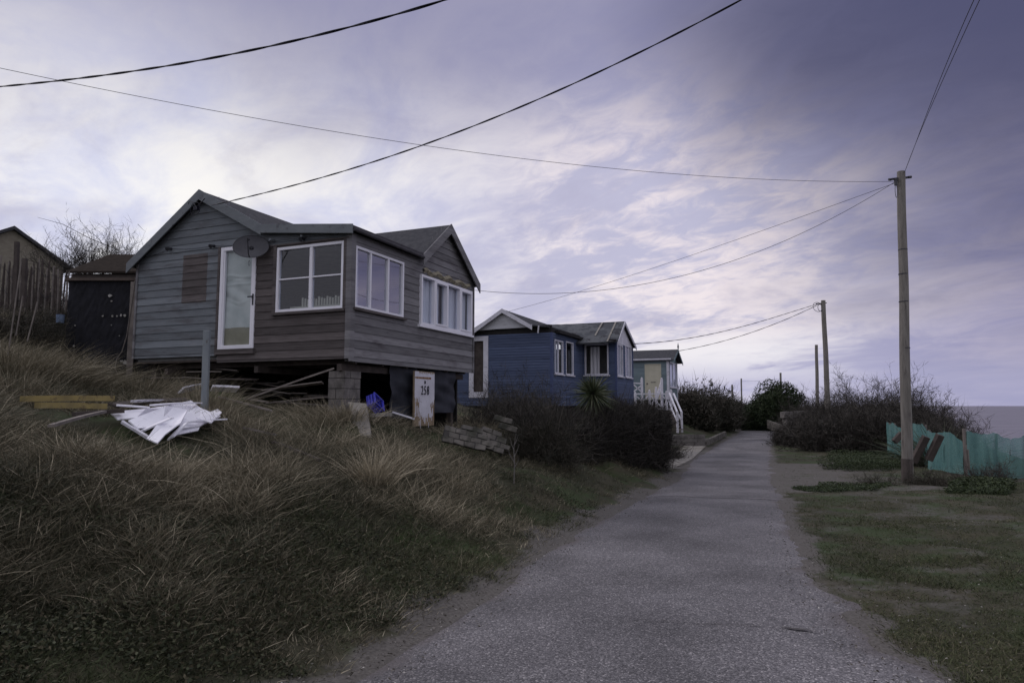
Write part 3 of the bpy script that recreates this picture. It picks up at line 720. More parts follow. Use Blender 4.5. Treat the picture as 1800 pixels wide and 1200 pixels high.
# bargeboards
def barge(par, pts, name, m, n, depth=.15, t=.025, y0=None, lip=.02):
    """pts: 3D points along the verge (roof underside), n: outward vector"""
    mb = MB(); n = Vector(n)
    for a, b in zip(pts, pts[1:]):
        a, b = Vector(a), Vector(b)
        mb.prism([a + Vector((0,0,.05+lip)), b + Vector((0,0,.05+lip)), b + Vector((0,0,-depth)), a + Vector((0,0,-depth))], n*t)
    return mb.build(name, m, par)
barge(house, [pr(*eL,-oh-.002), pr(uA,zA,-oh-.002), pr(uK,zK,-oh-.002)], 'bargeboard', M['trim'], (-1,0,0), .14)
barge(house, [pr(uK,zK,-oh-.002), pr(cEnd[0]-.03,cEnd[1],-oh-.002)], 'fascia', M['trim'], (-1,0,0), .10)
mb = MB(); mb.box((-oh, cEnd[0]-.025, zC-.04), (vG-.02, cEnd[0]-.002, zC+.055)); mb.tube([(-oh, cEnd[0]-.045, zC-.02), (vG-.05, cEnd[0]-.045, zC-.04)], .035, 8)
mb.build('side_fascia', mat('dark_fascia', (.045,.042,.05), (.07,.065,.075)), house)
barge(house, [(fL[0],-.142,fL[1]), (vB,-.142,zB), (fR[0],-.142,fR[1])], 'bargeboard', M['grey'], (0,-1,0), .16)
mb = MB()
for a in np.linspace(.3, uK-.2, 3): mb = MB(); mb.box((-.14, a-.02, z_band+.1), (-.02, a+.02, z_band+.14)); mb.build('rafter_end', M['trim'], house)
# door
mb = MB(); a0, a1, z0, z1 = dr
fwd = .075
for (q0,q1,y0,y1) in ((a0,a0+fwd,z0,z1),(a1-fwd,a1,z0,z1),(a0+fwd,a1-fwd,z1-fwd,z1),(a0+fwd,a1-fwd,z0,z0+.075)): wbox(mb, W1, q0,q1,y0,y1,-.05,.04)
for (q0,q1,y0,y1) in ((a0+fwd,a0+fwd+.035,z0+.075,z1-fwd),(a1-fwd-.035,a1-fwd,z0+.075,z1-fwd)): wbox(mb, W1, q0,q1,y0,y1,-.03,.028)
door = mb.build('door', M['upvc'], house, bevel=.004)
g_ = MB(); g_.add([W1.P(a0+fwd, z0+.07, .005), W1.P(a1-fwd, z0+.07, .005), W1.P(a1-fwd, z1-fwd, .005), W1.P(a0+fwd, z1-fwd, .005)], [(0,1,2,3)]); g_.build('pane', glass_mat('door_glass', .01, (.93,.95,.95)), door)
mb = MB(); vs = []; na, nz = 26, 70; zt, zl = z1-.06, z0 + .42
for i in range(na+1):
    for j in range(nz+1):
        a = a0+.05 + (a1-a0-.1)*i/na; f = j/nz; z = zl + (zt-zl)*f; s = i/na
        o = -.045 + .012*math.sin(s*9 + f*5)*(f < .62) + .018*math.exp(-((f-.66+.02*math.sin(s*5))/.012)**2) + .016*math.exp(-((f-.56+.03*s*(1-s))/.01)**2)
        o += .016*math.sin((s*6-f*16)*1.7)*math.exp(-((f-.42)/.12)**2) + .01*math.exp(-((f-.30-.18*abs(s-.5))/.014)**2)
        vs.append(W1.P(a, z, o))
mb.add(vs, [(i*(nz+1)+j, (i+1)*(nz+1)+j, (i+1)*(nz+1)+j+1, i*(nz+1)+j+1) for i in range(na) for j in range(nz)])
mb.build('cloth_panel', M['cloth'], door, smooth=True)['label'] = 'creased pale cloth behind the door glass'
mb = MB(); wbox(mb, W1, a0+.05, a1-.05, z0+.05, zl+.01, -.06, -.04); mb.build('lower_panel', M['ochre'], door)
mb = MB(); zh = z0 + .95; wbox(mb, W1, a0+.02, a0+.05, zh-.11, zh+.11, .04, .052); wbox(mb, W1, a0+.025, a0+.14, zh+.04, zh+.065, .07, .085); wbox(mb, W1, a0+.025, a0+.045, zh+.04, zh+.065, .05, .07)
mb.build('handle', M['metal'], door)
mb = MB(); wbox(mb, W1, a0-.04, a1+.04, z0-.10, z0-.002, -.02, .075); mb.build('doorstep', M['bare'], house)
# windows
am = p1(547, 500)[0]; zt_ = p1(547, 487)[1]
window(house, W1, *wn, verts=[(am, .07)], hor=[(wn[0]+.05, am-.03, zt_, .028), (am+.03, wn[1]-.05, zt_, .028)], glass='glass', label='white framed front window of four panes')
m1, m2 = p2(650, 490)[0], p2(681, 500)[0]
wA = window(house, W2, *aw, verts=[(m1, .045), (m2, .05)], glass='glass2', fw=.05, label='white three-light window by the corner')
ms = [p2(x, 530)[0] for x in (760, 783, 805)]
wB = window(house, W2, *bw, verts=[(ms[0], .04), (ms[1], .06), (ms[2], .05)], cas=[(ms[0]+.02, ms[1]-.03), (ms[2]+.02, bw[1]-.05)], sillmat='upvc', o=(-.05, .075), label='white four-light window under the gable')
curtain(house, W2, bw[0]+.04, ms[1]-.14, bw[2]+.03, bw[3]-.05, off=-.10); curtain(house, W2, ms[1]+.04, bw[1]-.06, bw[2]+.03, bw[3]-.05, off=-.10)
mb = MB()
for k in range(15): a_ = wn[0] + .25 + k*.065; wbox(mb, W1, a_, a_+.038, wn[2]+.13, wn[2]+.27+.02*(k % 3), -.30, -.28)
wbox(mb, W1, wn[0]+.2, wn[1]-.1, wn[2]+.06, wn[2]+.14, -.34, -.26)
mb.build('slatted_shelf', M['cream'] if 'cream' in M else M['whitep'], house)
curtain(house, W2, aw[0]+.04, aw[0]+.32, aw[2]+.03, aw[3]-.03, off=-.16)
# torn foam strip above the gable window
mb = MB(); n = 44; vs = []
for i in range(n+1):
    a = bw[0] + .12 + (bw[1]-bw[0]-.2)*i/n; zc_ = bw[3] + .10 + .03*math.sin(i*.6)
    h1 = .05 + .03*random.random(); h2 = .04 + .045*random.random()
    vs += [W2.P(a, zc_-h2, .03), W2.P(a, zc_, .065+.02*random.random()), W2.P(a, zc_+h1, .03)]
mb.add(vs, [(i*3+j, (i+1)*3+j, (i+1)*3+j+1, i*3+j+1) for i in range(n) for j in range(2)])
mb.build('torn_flashing', mat('torn_foam', (.33,.30,.22), (.16,.14,.11), scale=14, bump=.5), house)['label'] = 'ragged yellowed strip above the gable window'
mb = MB(); vf = V - .1
def pin(x0, x1, y0, y1, t=.05):
    a_, zt1 = p1(x1, (y0+y1)/2, vf)[0], p1((x0+x1)/2, y0, vf)[1]; b_ = p1(x0, (y0+y1)/2, vf)[0]; zb1_ = p1((x0+x1)/2, y1, vf)[1]
    return a_, b_, zb1_, zt1
a_, b_, c_, d_ = pin(513, 541, 481, 546)
for q in (((vf-.04, a_, c_), (vf, a_+.09, d_)), ((vf-.04, b_-.09, c_), (vf, b_, d_)), ((vf-.04, a_+.09, d_-.09), (vf, b_-.09, d_))): mb.box(*q)
mb.build('inner_door_frame', M['whitep'], house)
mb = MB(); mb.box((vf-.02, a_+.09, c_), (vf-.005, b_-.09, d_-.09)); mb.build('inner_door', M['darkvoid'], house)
for x_ in (563, 569, 588):
    a_, z_ = p1(x_, 500, vf); mb = MB(); mb.box((vf-.05, a_-.05, zb1r+.1), (vf, a_+.03, z_+.25)); mb.build('inner_post', M['whitep'], house)
# window jambs / mouldings P1
mb = MB(); wbox(mb, W1, wn[1]+.0, wn[1]+.07, wn[2]-.03, wn[3]+.04, .024, .05); mb.build('window_post', M['bare'], house); mb = MB(); wbox(mb, W1, .07, wn[0]-.0, wn[2]-.05, wn[3]+.04, .023, .04)
mb.build('window_architrave', M['bare'], house); mb = MB(); wbox(mb, W1, um-.01, um+.045, zb1, dr[3]+.02, .024, .048); mb.build('door_architrave', M['bare'], house); mb = MB(); wbox(mb, W1, .02, wn[1]+.2, wn[3]+.032, wn[3]+.06, .02, .05)
mb.build('window_architrave', M['bare'], house)
# satellite dish
dc = p1(441, 433, -.28); dcv = -.28
cdd = Vector((dcv, dc[0], dc[1])); ax = Vector((-.80, -.50, .38)).normalized()
t1 = ax.cross(Vector((0,0,1))).normalized(); t2 = ax.cross(t1)
mb = MB(); R_, n, rg = .33, 40, 8; vs = [cdd - ax*.07]
for r in range(1, rg+1):
    for k in range(n):
        th = 2*math.pi*k/n; rr = R_*r/rg; vs.append(cdd + ax*(.07*((r/rg)**2) - .07) + t1*rr*math.cos(th)*1.0 + t2*rr*math.sin(th)*.78)
fs = [(0, 1+k, 1+(k+1) % n) for k in range(n)] + [(1+(r-1)*n+k, 1+(r-1)*n+(k+1) % n, 1+r*n+(k+1) % n, 1+r*n+k) for r in range(1, rg) for k in range(n)]
mb.add(vs, fs); mb.tube([cdd + t1*R_*math.cos(t)*1.0 + t2*R_*.78*math.sin(t) for t in np.linspace(0, 2*math.pi, 41)], .007, 5)
dish = mb.build('satellite_dish', M['dish'], house, smooth=True); dish['label'] = 'dark oval satellite dish beside the door head'
mb = MB(); foot = cdd + t2*R_*.74 if t2.z < 0 else cdd - t2*R_*.74
lnb = cdd + ax*.34 + Vector((0,0,-.03)); mb.tube([foot, foot + ax*.1, lnb], .011, 6); mb.tube([lnb - ax*.03 + Vector((0,0,.0)), lnb - ax*.12 + Vector((0,0,.03))], [.03, .02], 10)
mb.tube([foot + Vector((0,0,-.03)) + Vector((0, .02*math.sin(t), -.04 - .05*(1-math.cos(t)))) for t in np.linspace(0, 2*math.pi, 14)], .004, 5)
mb.tube([cdd - ax*.07, (-.03, cdd.y - .05, cdd.z - .05)], .02, 8); mb.build('dish_arm', M['metal'], dish)
# bulkhead lights on a wire
for i, (px, py) in enumerate(((299, 437), (375, 432), (533, 420))):
    a, z = p1(px, py, -.05); mb = MB(); mb.tube([(-.02, a, z), (-.1, a, z-.01)], [.03, .025], 8); mb.tube([(-.1, a, z-.01), (-.13, a, z-.03)], [.03, .045], 8)
    mb.build('wall_lamp', M['metal'], house)
mb = MB(); pts = []
for k in range(5):
    q = [(250, 452), (299, 437), (375, 432), (441, 426), (533, 420), (606, 415)]
    for t in np.linspace(0, 1, 7)[:-1]:
        px = q[k][0] + (q[k+1][0]-q[k][0])*t; py = q[k][1] + (q[k+1][1]-q[k][1])*t + 3*math.sin(math.pi*t); a, z = p1(px, py, -.04); pts.append((-.045, a, z))
mb.tube(pts, .004, 5); mb.build('lamp_wire', M['cable'], house)
# cable coil at the gable
a, z = p1(344, 366, -.24); mb = MB()
mb.box((-.26, a-.05, z-.04), (-.19, a+.05, z+.04))
mb.tube([(-.25, a+.13*math.cos(t), z+.13*math.sin(t)-.01) for t in np.linspace(0, 2*math.pi, 24)], .006, 5)
mb.tube([(-.27+.05*math.cos(t), a+.05+.18*math.cos(t), z+.03+.12*math.sin(t)*math.cos(t*.5)+.08*math.cos(t)) for t in np.linspace(0, 2*math.pi, 28)], .006, 5)
mb.tube([(-.25, a+.05, z-.05), (-.25, a-.25, z+.17)], .01, 5); mb.build('cable_coil', M['cable'], house)
# underside, joists, piers
mb = MB(); mb.box((.03, .03, zb1r-.03), (V-.02, U-.03, zb1r+.012))
for v in np.linspace(.3, V-.3, 6): mb.box((v-.03, .05, zb1r-.14), (v+.03, U-.1, zb1r-.032))
for u in (.25, 2.2, 4.6): mb.box((.05, u-.05, zb1r-.27), (V-.1, u+.05, zb1r-.145))
mb.build('floor_frame', M['plankd'], house)
def block_pier(par, v0, v1, u0, u1, z0, z1, name='pier'):
    mb = MB(); mb.box((v0+.01, u0+.01, z0), (v1-.01, u1-.01, z1), 1); h = .19; k = 0; z = z0
    while z < z1 - .03:
        zt = min(z+h-.012, z1); o = (k % 2)*.2
        for (s0, s1, fx) in ((u0, u1, 'v'), (v0, v1, 'u')):
            e = [s0] + [x for x in np.arange(s0 + .18 + o*.6, s1-.06, .3)] + [s1]
            for p, q in zip(e, e[1:]):
                j = random.uniform(0, .012)
                if fx == 'v': mb.box((v0-j, p+.006, z), (v0+.04, q-.006, zt), 0)
                else: mb.box((p+.006, u0-j, z), (q-.006, u0+.04, zt), 0)
        z += h; k += 1
    return mb.build(name, [M['block'], M['mortar']], par)
pu = p1(570, 670)[0]
def local_gz(v, u): return gz(C0[0]+dR[0]*v+dL[0]*u, C0[1]+dR[1]*v+dL[1]*u)
block_pier(house, .12, .62, .18, pu, local_gz(.2,.3)-.2, zb1r-.272).__setitem__('label', 'mortared block pier under the front corner')
for v, u in ((.3, U-.3), (V-.4, .4), (V-.4, U-.4), (V*.5, 2.2)):
    mb = MB(); mb.box((v-.06, u-.06, local_gz(v,u)-.3), (v+.06, u+.06, zb1r-.03)); mb.build('stilt', M['plankd'], house)
# near-black panels added at the rear so the underside stays dark
mb = MB(); mb.box((V-.25, .3, .8), (V-.2, U, zb1r-.03)); mb.box((.8, U-.15, 1.2), (V-.3, U-.1, zb1r-.03)); mb.build('underside_blackout', M['darkvoid'], house)

# ---- helpers to place in the chalet frame
def HW(v, u, z): return Vector((C0[0]+dR[0]*v+dL[0]*u, C0[1]+dR[1]*v+dL[1]*u, z))
def u2(px, py, u=.1):
    v, z = p2(px, py, u); return v, z
# tarpaulins hung under the lane side
def tarp(px0, px1, pyt, pyb, u, label):
    v0, v1 = p2(px0, 680, u)[0], p2(px1, 680, u)[0]; zt, zb_ = zb2+.03, p2((px0+px1)/2, pyb, u)[1]
    mb = MB(); na, nz = 30, 14; vs = []
    for i in range(na+1):
        for j in range(nz+1):
            s, f = i/na, j/nz; v = v0+(v1-v0)*s; z = zt+(zb_-zt)*f
            vs.append(HW(v, u + .025*math.sin(f*9+s*4)+.03*math.sin(s*7)*f+.015*math.sin(f*21-s*6), z))
    mb.add(vs, [(i*(nz+1)+j, (i+1)*(nz+1)+j, (i+1)*(nz+1)+j+1, i*(nz+1)+j+1) for i in range(na) for j in range(nz)])
    tag(mb.build('tarpaulin', M['tarp'], smooth=True), label, 'tarpaulin')
tarp(686, 732, 650, 735, .12, 'black sheet hung under the chalet, left of the white numbered board')
tarp(757, 800, 655, 725, .12, 'black sheet hung under the chalet, right of the white numbered board')
# white numbered board
v0, v1 = p2(727, 700, -.06)[0], p2(762, 700, -.06)[0]; zt = p2(745, 653, -.06)[1]; zb_ = p2(745, 748, -.06)[1]
pn = empty('door_board', HW((v0+v1)/2, -.06, zb_), ROT, 'peeling white door board reading 258, upright beneath the chalet', 'board')
hw = (v1-v0)/2; H = zt-zb_
mb = MB(); mb.box((-hw, -.02, 0), (hw, .02, H))
mb.build('board', mat('bare_ochre_board', (.20,.145,.095), (.30,.235,.165), scale=7, stretch=(2,2,.5), bump=.5), pn)
mb = MB(); nc = 44
for i in range(nc):
    s_ = (i+.5)/nc; x0, x1 = -hw+.004 + (2*hw-.008)*i/nc, -hw+.004 + (2*hw-.008)*(i+1)/nc
    zb0 = (.44 if s_ < .22 else .40 if s_ > .80 else .06 + .22*abs(s_-.5)*2) + random.uniform(-.05, .09)
    zt0 = .995 - (random.uniform(.0, .05) if s_ > .2 else .0)
    mb.box((x0, -.0235, H*zb0), (x1+.0005, -.0205, H*zt0))
    if zb0 > .2 and random.random() < .6: mb.box((x0, -.0235, H*(zb0-.26)), (x1, -.0205, H*(zb0-.26+random.uniform(.05,.22))))
mb.build('flaking_paint', M['whitep'], pn)
mb = MB(); mb.box((-.03, -.032, H*.775), (.03, -.0236, H*.83)); mb.build('knocker', M['metal'], pn)
mb = MB(); mb.box((-hw+.012, -.0262, H*.862), (hw*.62, -.0236, H*.90), j=.004); mb.build('rusty_strip', mat('rust', (.16,.075,.035), (.30,.20,.13), scale=22, ramp=(.42,.55)), pn)
cu = bpy.data.curves.new('digits', 'FONT'); cu.body = '258'; cu.size = .27; cu.extrude = .003; cu.align_x = 'CENTER'; cu.space_character = 1.25
to = bpy.data.objects.new('tmp', cu); C.objects.link(to); bpy.context.view_layer.update()
me = bpy.data.meshes.new_from_object(to.evaluated_get(bpy.context.evaluated_depsgraph_get())); bpy.data.objects.remove(to)
me.materials.clear(); me.materials.append(M['cable'])
dg = bpy.data.objects.new('number', me); C.objects.link(dg); dg.parent = pn; dg.location = (0, -.034, H*.575); dg.rotation_euler = (math.pi/2, 0, 0); dg.scale = (.72, 1, 1)
# blue crate
def crate(P, rot, s, label):
    e = empty('crate', P, 0, label, 'crate'); e.rotation_euler = rot; mb = MB()
    a, b, h = s
    mb.box((-a,-b,0), (a,b,.012)); 
    for k in range(3):
        z = .03 + k*h*.36
        mb.box((-a,-b,z), (a,-b+.012,z+h*.2)); mb.box((-a,b-.012,z), (a,b,z+h*.2)); mb.box((-a,-b+.012,z), (-a+.012,b-.012,z+h*.2)); mb.box((a-.012,-b+.012,z), (a,b-.012,z+h*.2))
    for x in np.linspace(-a, a-.012, 6): mb.box((x+.001,-b+.001,.0), (x+.013,-b+.011,h)); mb.box((x+.001,b-.011,0), (x+.013,b-.001,h))
    for y in (-b, b-.012): pass
    mb.build('basket', M['bluepl'], e)
    mb = MB(); mb.box((-a-.012,-b-.012,h), (a+.012,-b+.006,h+.025)); mb.box((-a-.012,b-.006,h), (a+.012,b+.012,h+.025)); mb.box((-a-.012,-b+.006,h), (-a+.006,b-.006,h+.025)); mb.box((a-.006,-b+.006,h), (a+.012,b-.006,h+.025))
    mb.build('rim', M['bluepl'], e)
cp = p2(652, 712, -.12); crate(HW(cp[0], -.12, cp[1]), (math.radians(65), math.radians(28), ROT), (.16, .11, .16), 'blue plastic crate tipped on end beneath the chalet corner')
# leaning concrete slab
mb = MB()
q = [W(614, 712, 12.0), W(646, 715, 11.9), W(655, 775, 11.3), W(628, 775, 11.3)]
nrm = (q[1]-q[0]).cross(q[3]-q[0]).normalized(); mb.prism([p for p in q], -nrm*.09)
tag(mb.build('concrete_slab', M['conc'], bevel=.008), 'pale concrete slab leaning in the grass before the block pier', 'slab')
# tilted pieces of block wall
def wall_piece(P, rz, tilt, n, rows, label, bl=.21, bh=.1, dep=.11):
    e = empty('fallen_wall', P, 0, label, 'rubble'); e.rotation_euler = (math.radians(-14), math.radians(tilt), rz)
    mb = MB()
    for r in range(rows):
        for k in range(n):
            if r == rows-1 and random.random() < .25: continue
            x = k*bl + (r % 2)*bl/2
            mb.box((x+.005, -dep/2, r*bh+.005), (x+bl-.005, dep/2, (r+1)*bh-.005), j=.014)
    mb.box((.01, -dep/2+.012, .0), (n*bl, dep/2-.012, (rows-1)*bh), 1)
    mb.build('blocks', [M['rubble'], M['mortar']], e, bevel=.006)
a = W(776, 742, 12.6); wall_piece((a.x, a.y, a.z-.34), ROT-.9, 14, 4, 4, 'left chunk of fallen block wall lying aslant in the grass')
a = W(830, 752, 13.0); wall_piece((a.x, a.y, a.z-.30), ROT-.85, 19, 3, 4, 'right chunk of fallen block wall lying aslant in the grass')
for i, (px, py, Yd, lab) in enumerate(((884, 737, 13.6, 'loose pale block on top beside the fallen wall'), (893, 752, 13.3, 'loose grey block lower down beside the fallen wall'))):
    mb = MB(); c = W(px, py, Yd); mb.obox((0,0,0), Vector((.15,.05,-.05)), Vector((-.03,.08,.0)), Vector((.015,0,.05)), j=.01)
    o = mb.build('loose_block', M['rubble'], bevel=.008); o.location = c; tag(o, lab, 'block')
# plain post in front
b = gpt(362, 712, 6, 12.2); Yp = 10.6; top = W(364, 581, Yp); zg = gz(W(364,700,Yp).x, Yp)
pe = W(360, 712, Yp)
mb = MB(); mb.beam((pe.x, pe.y, min(zg, pe.z)-.2), top, .095, .075, up=(0,1,0)); o = mb.build('timber_post', mat('post_paint', (.15,.17,.19), (.20,.22,.235), scale=4, stretch=(2,2,.5), bump=.4, extra=[((.09,.08,.07), 6, .6, .66, (2,2,.6))]), bevel=.006)
tag(o, 'upright blue grey post in the grass before the door', 'post')
mb = MB()

# ---- loose planks beneath and before the chalet
def plank(p, q, w_, t, m, label, group=None, name='plank', roll=0.0, cat='plank'):
    mb = MB(); p, q = Vector(p), Vector(q); L = (q-p).length; n = 6
    up = Vector((math.sin(roll), 0, math.cos(roll)))
    d = (q-p).normalized(); side = d.cross(up).normalized(); u = side.cross(d)
    vs = []
    for i in range(n+1):
        f = i/n; c = p + d*L*f + u*(.02*math.sin(f*math.pi)*L*.3)
        e0 = random.uniform(0, .04) if i in (0, n) else 0
        for (s, k) in ((-1,-1),(1,-1),(1,1),(-1,1)): vs.append(c + side*s*w_/2*(1+random.uniform(-.05,.05)) + u*k*t/2 + d*(e0*s))
    fs = [(i*4+k, i*4+(k+1)%4, (i+1)*4+(k+1)%4, (i+1)*4+k) for i in range(n) for k in range(4)] + [(3,2,1,0), (n*4, n*4+1, n*4+2, n*4+3)]
    c0 = (p+q)/2; mb.add([v - c0 for v in vs], fs); o = mb.build(name, m); o.location = c0
    return tag(o, label, cat, group)
rp = random.Random(3)
for i in range(40):
    v, u = rp.uniform(-.1, 1.4), rp.uniform(.9, U-.6); z = local_gz(v, u) + rp.uniform(.05, .5) * (1 - .12*abs(u-2.6))
    an = rp.gauss(1.45, .35); L = rp.uniform(.5, 1.7)
    a = HW(v, u, z); d = Vector((dR[0]*math.cos(an)+dL[0]*math.sin(an), dR[1]*math.cos(an)+dL[1]*math.sin(an), rp.uniform(-.12, .12)))
    plank(a - d*L/2, a + d*L/2, rp.uniform(.05, .14), .02, M[rp.choice(['plank', 'plankd', 'plankd', 'plank'])],
          'loose grey plank in the heap beneath the chalet', 'loose planks heaped beneath the chalet', roll=rp.uniform(-.6,.6))
plank(gp(437,700,.2), W(585, 648, 12.2), .05, .03, M['plank'], 'thin pole slanting up out of the plank heap towards the block pier')
plank(gp(385,698,.25), gp(478,722,.22), .13, .025, M['plank'], 'grey board sloping down right from behind the post', roll=.3)
plank(gp(430,752,.2), gp(485,764,.2), .05, .03, M['plank'], 'short batten half lost in the bank grass')
plank(gp(478,776,.15), gp(560,808,.15), .07, .03, M['plankd'], 'dark rotten batten lying down the bank')
plank(gp(318,686,.3), gp(352,679,.34), .13, .03, M['whitep'], 'white board end poking out left of the post', roll=-.9)
plank(gp(372,682,.34), gp(418,684,.34), .16, .04, M['whitep'], 'white board stub poking out right of the post', roll=-1.0)
plank(W(690, 724, 12.4), W(728, 736, 12.2), .06, .03, M['whitep'], 'pale broken board beside the numbered board', roll=.4)
plank(W(650, 730, 11.9), W(685, 728, 12.3), .10, .06, M['conc'], 'long grey stone lying before the black sheet', cat='stone', name='stone')
# ---- white painted wreckage on the bank
def sheet_piece(pix, t, label, m='sheetp', roll=0, thick=.02, name='white_board'):
    """broken flat board whose outline is given as (px, py, depth); built with real thickness"""
    P = [gp(p[0], p[1], p[2]) for p in pix]; c = sum(P, Vector()) / len(P)
    n = Vector()
    for i in range(len(P)): n += (P[i]-c).cross(P[(i+1) % len(P)]-c)
    n.normalize(); n = n if n.z > 0 else -n
    mb = MB(); mb.prism([p - c - n*thick for p in P], n*thick); o = mb.build(name, M[m], bevel=.003); o.location = c
    return tag(o, label, 'board')
def lay(pts, hs): return [(x, y, h) for (x, y), h in zip(pts, hs)]
sheet_piece(lay([(193,723),(256,718),(330,707),(350,716),(296,740),(240,733),(207,736)], [.16,.16,.18,.18,.16,.15,.14]), .02, 'large white broken sheet with a hole, at the left of the wreckage')
sheet_piece(lay([(226,738),(290,714),(336,712),(286,748),(243,752)], [.2,.22,.23,.2,.18]), .02, 'white board fanned out at the left of the wreckage')
sheet_piece(lay([(296,712),(336,703),(352,716),(388,731),(352,748),(318,752),(310,735)], [.22,.24,.22,.18,.18,.18,.2]), .02, 'wide white sheet at the right of the wreckage')
sheet_piece(lay([(305,715),(330,720),(318,742),(291,762),(277,778),(258,770),(278,742)], [.30,.30,.28,.22,.16,.16,.25]), .02, 'long white split board reaching down the bank, topmost of the wreckage')
sheet_piece(lay([(345,733),(383,718),(390,724),(372,742)], [.26,.2,.2,.24]), .02, 'short white board end at the right tip of the wreckage')
sheet_piece(lay([(318,752),(352,749),(349,756),(300,766)], [.16,.16,.15,.14]), .02, 'white slat under the right sheet of the wreckage')
for i, (a_, b_, w_, lb) in enumerate((((205,712,.22),(262,716,.22),.05,'narrow white slat at the top left of the wreckage'),((250,757,.15),(300,735,.3),.05,'narrow white slat leaning across the middle of the wreckage'),((330,742,.24),(396,737,.17),.05,'white slat pointing right out of the wreckage'),((268,712,.26),(352,708,.27),.06,'white slat along the back of the wreckage'),((300,770,.13),(325,745,.26),.07,'splintered white slat at the lower right of the wreckage'))):
    plank(gp(*a_), gp(*b_), w_, .02, M['sheetp'], lb, roll=random.uniform(-.3,.3))
def lplank(a, b, *k, **kw): return plank(gp(*a), gp(*b), *k, **kw)
lplank((214, 741, .14), (262, 770, .14), .05, .03, M['whitep'], 'dirty white batten edging the wreckage on the left')
lplank((196, 712, .16), (330, 702, .2), .10, .03, M['plankd'], 'dark board edge behind the white wreckage', roll=.4)
lplank((235, 705, .2), (300, 704, .2), .07, .03, M['whitep'], 'thin white board edge behind the wreckage')
lplank((90, 748, .2), (190, 722, .2), .05, .03, M['plank'], 'pale batten in the grass left of the wreckage')
lplank((40, 701, .26), (194, 700, .24), .11, .07, M['yellow'], 'long yellow painted beam lying in the grass, the upper one')
lplank((66, 712, .2), (186, 714, .18), .11, .07, M['yellow'], 'worn yellow beam lying under the upper yellow beam')
lplank((130, 728, .2), (215, 722, .2), .09, .05, M['plankd'], 'dark wet board beneath the yellow beams')

# ------------------------------------------------------------------ black shed and hillside things at the left
def frame_at(A, B):
    d = (Vector(B) - Vector(A)); d.z = 0; return math.atan2(d.y, d.x), d.length
A_ = W(113, 630, 15.2); B_ = W(238, 630, 15.2); ang, Ls = frame_at(A_, B_)
shed = empty('black_shed', (A_.x, A_.y, 2.4), ang, 'low black felted shed with torn patches beside the weathered chalet', 'shed')
zt = W(113, 494, 15.2).z - 2.4
mb = MB(); na, nz = 26, 18; vs = []
mb.box((0, .03, -.5), (Ls, 1.5, zt)); mb.build('body', M['darkvoid'], shed)
for i in range(na+1):
    for j in range(nz+1): vs.append((Ls*i/na, -.0 + random.uniform(-.012, .012), -.4 + (zt+.4)*j/nz))
mb = MB(); mb.add(vs, [(i*(nz+1)+j, (i+1)*(nz+1)+j, (i+1)*(nz+1)+j+1, i*(nz+1)+j+1) for i in range(na) for j in range(nz)]); mb.build('felt_front', M['black'], shed)
mb = MB(); mb.box((-.04, -.08, zt), (Ls+.02, 1.55, zt+.06)); mb.build('roof_edge', mat('shed_edge', (.06,.045,.04), (.09,.07,.06)), shed)
mb = MB()
ragm = mat('torn_backing', (.22,.21,.19), (.36,.35,.34), scale=9)
def rag(x, z, r, k=7):
    mb = MB(); pts = [(x + r*random.uniform(.5,1)*math.cos(t), -.035, z + r*random.uniform(.4,1)*math.sin(t)) for t in np.linspace(0, 2*math.pi, k+1)[:-1]]; mb.prism(pts, (0, .012, 0)); mb.build('torn_patch', ragm, shed)
fx = lambda px: (px-113)/125*Ls; fz = lambda py: (630-py)/136*zt
for (px, py, r) in ((189,516,.055),(192,524,.03),(178,546,.03),(195,546,.035),(203,546,.03),(210,545,.035),(217,545,.045),(226,546,.03),(229,562,.025),(231,585,.025),(222,614,.06),(215,612,.04),(130,560,.02),(209,575,.015),(194,559,.015),(130,590,.03),(180,620,.02),(229,600,.03)): rag(fx(px), fz(py), r)
mb = MB(); mb.box((Ls-.16, -.06, -.3), (Ls-.02, -.036, zt-.02)); mb.build('edge_plank', M['plank'], shed)
mb = MB(); mb.tube([(fx(a), -.07, fz(b)) for a, b in ((234,490),(231,515),(228,540),(224,575),(217,598),(208,610),(206,622),(212,632))], .012, 6)
tag(mb.build('rope', M['plank'], shed), 'pale rope hanging down the black front')
mb = MB(); P = W(106, 560, 15.0); mb.lathe([(.0,-.16),(.15,-.16),(.17,.14),(.18,.15),(.165,.15),(.14,-.12)], n=18)
o = mb.build('water_butt', mat('faded_blue', (.10,.14,.22), (.13,.17,.25)), smooth=False); o.location = P; o.scale = (.5,.5,.6); tag(o, 'small faded blue tub beside the black shed', 'tub')
# beige bungalow far left
A_ = W(-60, 470, 26); B_ = W(112, 470, 28.6); ang, Ls = frame_at(A_, B_)
z0 = gz((A_.x+B_.x)/2, 25) - 1
bung = empty('bungalow', (A_.x, A_.y, z0), ang, 'beige gabled bungalow on the hilltop at the far left', 'house')
xa = (Vector((W(20,405,27.2).x, W(20,405,27.2).y, 0)) - Vector((A_.x, A_.y, 0))).length; za = W(20,405,27.2).z - z0; ze = W(110, 470, 28.6).z - z0
mb = MB(); mb.prism([(0,0,0),(Ls,0,0),(Ls,0,ze),(xa,0,za),(0,0,za-.9)], (0, 6, 0)); mb.build('wall', M['beige'], bung)
mb = MB(); mb.prism([(xa,-.2,za),(Ls+.3,-.2,ze-.12),(Ls+.3,-.2,ze),(xa,-.2,za+.14)], (0,6.4,0)); mb.prism([(xa,-.2,za),(xa,-.2,za+.14),(-.3,-.2,za-.87),(-.3,-.2,za-1.0)], (0,6.4,0)); mb.build('roof', M['felt'], bung)
